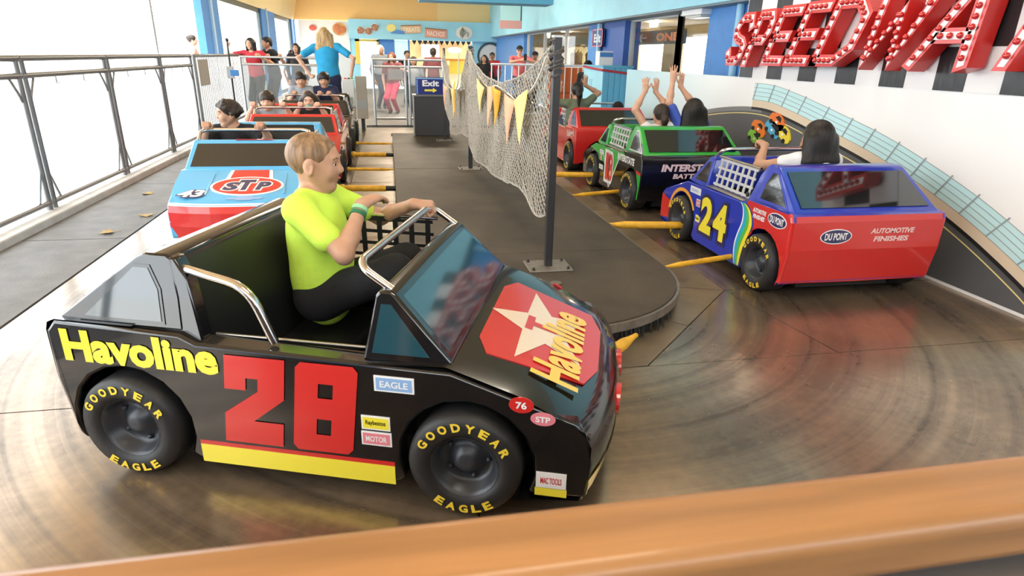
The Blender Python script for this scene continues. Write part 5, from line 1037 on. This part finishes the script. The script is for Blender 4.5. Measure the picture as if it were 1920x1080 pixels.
# ================================================================== checkered banner and marquee letters
ck = MB().box(WX-.005, WX+.02, .3, 5.68, 1.105, 1.84).build('wall_banner', M_white); struct(ck, 'checkered black and white banner above the mural wall')
tm = MB().box(-.004, 0, 0, .215, 0, .243).mesh('check_tile', mat('wrinkled black vinyl', (.02, .02, .022), .3, bump=.9, bscale=7, stretch=(1, 1, .25)))
for r_ in range(3):
    for k in range(12):
        y = 5.45-.45*k+(0 if r_ % 2 == 0 else -.225)
        if y > .3 and y+.215 < 5.68: o = link('check_tile', tm, ck); o.location = (WX-.005, y, 1.107+.244*r_)
LET = {'S': [[(.95, .80), (.80, .97), (.30, .97), (.08, .80), (.10, .62), (.35, .52), (.70, .46), (.92, .34), (.90, .15), (.70, .03), (.22, .03), (.02, .2)]], 'P': [[(.05, 0), (.05, .97), (.75, .97), (.95, .82), (.95, .62), (.75, .46), (.05, .46)]], 'E': [[(.95, .97), (.05, .97), (.05, .03), (.95, .03)], [(.05, .50), (.80, .50)]],
       'D': [[(.05, .03), (.05, .97), (.62, .97), (.95, .74), (.95, .26), (.62, .03), (.05, .03)]], 'W': [[(0, 1), (.22, .0), (.5, .72), (.78, .0), (1, 1)]], 'A': [[(0, 0), (.45, 1), (.55, 1), (1, 0)], [(.22, .34), (.78, .34)]], 'Y': [[(0, 1), (.5, .48), (1, 1)], [(.5, .48), (.5, 0)]]}
def ribbon(pl, w, closed=False):
    P = [np.array(p) for p in pl]; Lr, Rr = [], []
    for i in range(len(P)):
        a = nrm(np.append(P[i]-P[i-1], 0))[:2] if i else None; b = nrm(np.append(P[i+1]-P[i], 0))[:2] if i < len(P)-1 else None
        a = b if a is None else a; b = a if b is None else b; na = np.array([-a[1], a[0]]); nb__ = np.array([-b[1], b[0]]); m_ = na+nb__; l = max(.5, (m_@m_)/2); m_ = m_/l
        e = 0
        if i == 0: P0 = P[i]-b*w*.5
        elif i == len(P)-1: P0 = P[i]+a*w*.5
        else: P0 = P[i]
        Lr.append(P0+m_*w*.5); Rr.append(P0-m_*w*.5)
    return Lr, Rr
sg = thing('marquee_sign', 'big slanted red marquee letters with red bulbs over the checkered banner', 'sign', (WX-.03, 5.72, 1.235)); M_bulb = mat('red glass bulb', (.55, .02, .02), .08, coat=1.); M_face = mat('white letter face', (.86, .84, .84), .4)
bulb_me = MB().sphere((0, 0, 0), .0185, 8).mesh('bulb', M_bulb, True); u0 = 0.
for ch, wd, hgt in (('S', .25, .38), ('P', .22, .385), ('E', .24, .39), ('E', .24, .395), ('D', .36, .40), ('W', .42, .42), ('A', .36, .42), ('Y', .34, .42)):
    lm = lambda u, v, o, u0=u0, wd=wd, hgt=hgt: (-o, -(u0+u+v*.50), v+.012*u0)
    body = MB(); face = MB(); pts = []
    for pl in LET[ch]:
        pl = [(p[0]*wd, p[1]*hgt) for p in pl]
        Lr, Rr = ribbon(pl, .082)
        for i in range(len(pl)-1): body.prism([tuple(Lr[i]), tuple(Lr[i+1]), tuple(Rr[i+1]), tuple(Rr[i])], lambda u, v: lm(u, v, 0), lambda u, v: lm(u, v, .115))
        Lr, Rr = ribbon(pl, .040)
        for i in range(len(pl)-1): plate(face, [tuple(Lr[i]), tuple(Lr[i+1]), tuple(Rr[i+1]), tuple(Rr[i])], lm, .115, .118)
        acc = 0.
        for a, b in zip(pl[:-1], pl[1:]):
            d = math.hypot(b[0]-a[0], b[1]-a[1]); n_ = max(1, round(d/.058))
            for i in range(n_): pts.append((lerp(a[0], b[0], (i+.5)/n_), lerp(a[1], b[1], (i+.5)/n_)))
    lo_ = body.build('letter', M_red, sg); face.build('letter_face', M_face, lo_)
    for p in pts: o = link('bulb', bulb_me, lo_); o.location = lm(p[0], p[1], .126)
    u0 += wd+.085
# ================================================================== snack shop dressing
shm = lambda u, v, o: (u, SY-.35-o, v)
def shop_disc(name, label, cat, u, v, a, b, c1, c2):
    t = thing(name, label, cat, (u, SY-.36, v)); z = lambda x, y, o: (x, -o, y)
    m_ = MB(); plate(m_, ell(0, 0, a, b), z, 0, .02); m_.build('plate', mat('shop cut-out white', (.82, .80, .76), .5), t)
    m_ = MB(); plate(m_, ell(0, 0, a*.86, b*.84), z, .02, .04); m_.build('food', mat(name+' base %.1f' % u, c1, .5, noise=.4, nscale=9, col2=c2), t)
    rng = np.random.default_rng(int(u*10) % 7+1)
    for k in range(5): q = rng.uniform(0, 6.28); r_ = rng.uniform(.1, .6); m_ = MB(); m_.sphere((a*r_*math.cos(q), -.04, b*r_*math.sin(q)), (.09*a/.2, .02, .07*b/.15), 8); m_.build('topping', mat(name+' topping %.1f' % u, c2, .5), t, smooth=True)
bn = MB().box(-2.98, -1.27, SY-.12, SY-.06, 1.20, 2.27).build('menu_banner', mat('white menu banner', (.86, .84, .80), .5)); tag(bn, 'white food banner behind the blonde attendant', 'banner')
shop_disc('pizza_cutout', 'round pizza picture on the white banner', 'picture', -1.60, 2.0, .28, .25, (.72, .45, .15), (.60, .20, .08))
bpy.data.objects['pizza_cutout'].location[1] = SY-.13
shop_disc('berry_cutout', 'small red berry picture on the white banner', 'picture', -2.5, 2.02, .14, .11, (.60, .08, .06), (.75, .15, .1)); bpy.data.objects['berry_cutout'].location[1] = SY-.13
for u, v, w_ in ((-.87, 1.97, 'lower'), (-.60, 1.95, 'middle'), (-.38, 2.08, 'upper')): shop_disc('tart_cutout', '%s of the three chocolate tart pictures on the blue fascia' % w_, 'picture', u, v, .14, .13, (.24, .10, .06), (.42, .22, .14))
def shop_sign(label, s, u, v, w, h, rot, c, tc_):
    t = thing('shop_sign', label, 'sign', (u, SY-.37, v)); z = lambda x, y, o: (x*math.cos(rot)-y*math.sin(rot), -o, x*math.sin(rot)+y*math.cos(rot)); m_ = MB(); plate(m_, rrect(-w/2, w/2, -h/2, h/2), z, 0, .03); m_.build('board', mat('sign board '+s, c, .5), t)
    m_ = MB(); plate(m_, rrect(-w/2, w/2, h/2, h/2+.03), z, 0, .05); m_.build('top_edge', mat('sign edge wood', (.30, .15, .07), .6), t)
    m_ = MB(); letters(m_, s, z, 0, 0, w*.8, h*.6, .02, 0, 0, .032); m_.build('word', mat('sign word '+s, tc_, .5), t)
shop_sign('tilted cream board with faded word on the shop fascia', 'TREATS', .88, 2.04, .72, .24, .06, (.72, .48, .28), (.88, .80, .62)); shop_sign('coral board with pale word at the right on the shop fascia', 'NACHOS', 1.75, 1.93, .78, .27, -.06, (.72, .34, .24), (.88, .74, .66))
sn = thing('sun_emblem', 'pale yellow sun and blue wave emblem on the shop fascia', 'emblem', (.24, SY-.36, 2.03)); MB().lathe([(.001, .02), (.16, .02), (.17, 0)], 20, lambda r, a, h: (r*math.cos(a)-.05, -h, r*math.sin(a)*.8+.05)).build('disc', mat('pale yellow disc', (.80, .72, .25), .5), sn); MB().prism([(-.1, -.12), (.4, -.14), (.42, -.05), (.15, 0), (0, -.06)], lambda x, z: (x, -.02, z), lambda x, z: (x, -.05, z)).build('wave', M_blueP, sn)
hb = thing('herb_cutout', 'grey green leafy picture at the right end of the shop fascia', 'picture', (2.77, SY-.36, 1.98)); MB().prism(ell(0, 0, .30, .22), lambda x, z: (x, 0, z), lambda x, z: (x, -.02, z)).build('plate', MATS['shop cut-out white'], hb); rng = np.random.default_rng(2)
for k in range(16): a = rng.uniform(0, 6.28); r_ = rng.uniform(.02, .2); x_, z_ = r_*math.cos(a), r_*.7*math.sin(a); MB().tube([(x_, -.03, z_-.07), (x_+rng.uniform(-.04, .04), -.05, z_), (x_+rng.uniform(-.05, .05), -.03, z_+.08)], [.012, .025, .006], 6).build('leaf', mat('herb %d' % (k % 3), ((.30, .34, .26), (.45, .48, .42), (.24, .26, .24))[k % 3], .6), hb, smooth=True)
mr_ = thing('porthole_mirror', 'round white porthole with dark ring beside the snack shop', 'mirror', (3.75, SY-.12, 1.22)); MB().lathe([(.001, .02), (.40, .02)], 32, lambda r, a, h: (r*math.cos(a), -h, r*math.sin(a))).build('face', mat('pale mirror face', (.80, .80, .74), .25), mr_); MB().lathe([(.40, 0), (.40, .05), (.47, .05), (.47, 0)], 32, lambda r, a, h: (r*math.cos(a), -h, r*math.sin(a))).build('ring', mat('dark ring', (.05, .08, .10), .4), mr_)
hs_ = thing('hanging_sign', 'small pink and aqua hanging sign under the blue beam', 'sign', (2.96, 16, 1.86)); MB().box(-.24, .24, -.02, .02, .14, .54).build('panel', mat('aqua sign panel', (.45, .75, .78), .5), hs_); MB().box(-.26, .26, -.03, .03, 0, .18).build('lower_board', mat('dusty pink board', (.62, .34, .32), .5), hs_); MB().box(.24, .27, -.02, .02, 0, 1.56).build('pole', M_post, hs_)
cn = thing('snack_counter', 'yellow and orange snack counter inside the shop opening', 'counter', (2.1, SY+.9, 0)); MB().box(-1.2, .9, 0, .5, 0, .85).build('front', mat('counter cream', (.70, .55, .32), .5), cn); MB().box(.25, .9, -.06, -.0, .55, 1.02).build('side_panel', mat('counter yellow', (.85, .55, .06), .5), cn); MB().box(.1, .95, -.1, .5, 1.02, 1.09).build('worktop', mat('counter orange', (.75, .26, .04), .5), cn)
for k in range(3): MB().box(-1.1+.32*k, -.84+.32*k, -.03, 0, .1, .8).build('drawer_panel', mat('counter shelf', (.80, .70, .52), .5), cn)
mb_ = thing('menu_lightbox', 'glowing white menu board at the back of the snack shop', 'menu', (1.75, SY+2.9, 1.1)); MB().box(-.35, .35, 0, .06, 0, .5).build('panel', mat('lit menu panel', (.95, .93, .85), .5, emit=1.2), mb_); MB().box(-.38, .38, .01, .08, -.03, .53).build('frame', M_frame, mb_)
gb = thing('cup_sign', 'white oval cup sign at the back of the snack shop', 'sign', (2.75, SY+2.995, 1.42)); MB().prism(ell(0, 0, .3, .11), lambda x, z: (x, 0, z), lambda x, z: (x, -.04, z)).build('oval', mat('lit oval', (.9, .9, .95), .5, emit=.8), gb)
tri = MB().prism([(-.09, 0), (.09, 0), (0, -.15)], lambda x, z: (x, 0, z), lambda x, z: (x, -.01, z)); 
pn_ = thing('checker_bunting', 'row of small black triangle flags inside the snack shop', 'bunting', (1.0, SY+.2, 1.70)); tme = tri.mesh('flag', MATS['mural black'])
for k in range(11): o = link('flag', tme, pn_); o.location = (.2*k, 0, 0)
MB().tube([(-.1, 0, .005), (2.1, 0, .005)], .008, 6).build('string', M_white, pn_)
lk = area_lamp('shop_lamp', 1.5, SY+1.5, 2.5, 1.5, 22, 1.70)
# ================================================================== foreground handrail
M_wood = mat('varnished wood rail', (.33, .155, .055), .4, coat=.15, noise=.3, nscale=5, stretch=(.4, 6, 6))
hr = thing('handrail', 'varnished wooden handrail crossing the bottom of the view', 'handrail', (0, .318, .95)); 
MB().box(-2.2, 2.6, -.034, .034, -.045, 0).build('wood_cap', M_wood, hr, bevel=.012, seg=3)
MB().box(-2.2, 2.6, -.062, -.02, -.075, -.05).build('steel_strip', mat('grey steel strip', (.22, .21, .21), .35, .6), hr, bevel=.004); MB().box(-2.2, 2.6, -.045, .0, -.93, -.075).build('panel', mat('dark brown rail panel', (.045, .03, .022), .55), hr)
for x in (-2.1, -.9, 1.5, 2.5): MB().box(x-.04, x+.04, 0, .05, -.95, -.045).build('post', M_wood, hr)
# dry leaves on the concrete
for k, (x, y, a) in enumerate(((-1.93, 5.25, .4), (-2.02, 4.75, 2.0), (-2.2, 6.1, 1.1))):
    t = thing('dry_leaf', ('curled tan leaf on the slab beside the light blue car', 'tan leaf lying nearest the black car on the slab', 'dry leaf close to the fence kerb')[k], 'leaf', (x, y, .005), a, 'fallen leaves'); mb = MB(); V = []; pl = [(0, -.05), (.02, -.03), (.06, -.02), (.035, 0), (.05, .03), (.02, .025), (0, .06), (-.02, .025), (-.05, .03), (-.035, 0), (-.06, -.02), (-.02, -.03)]
    mb.prism(pl, lambda x_, y_: (x_, y_, .25*abs(x_)), lambda x_, y_: (x_, y_, .25*abs(x_)+.0015)); mb.build('blade', mat('dry leaf', (.42, .28, .10), .7), t); MB().tube([(0, -.05, .003), (.005, -.09, .006)], .0018, 5).build('stem', MATS['dry leaf'], t)
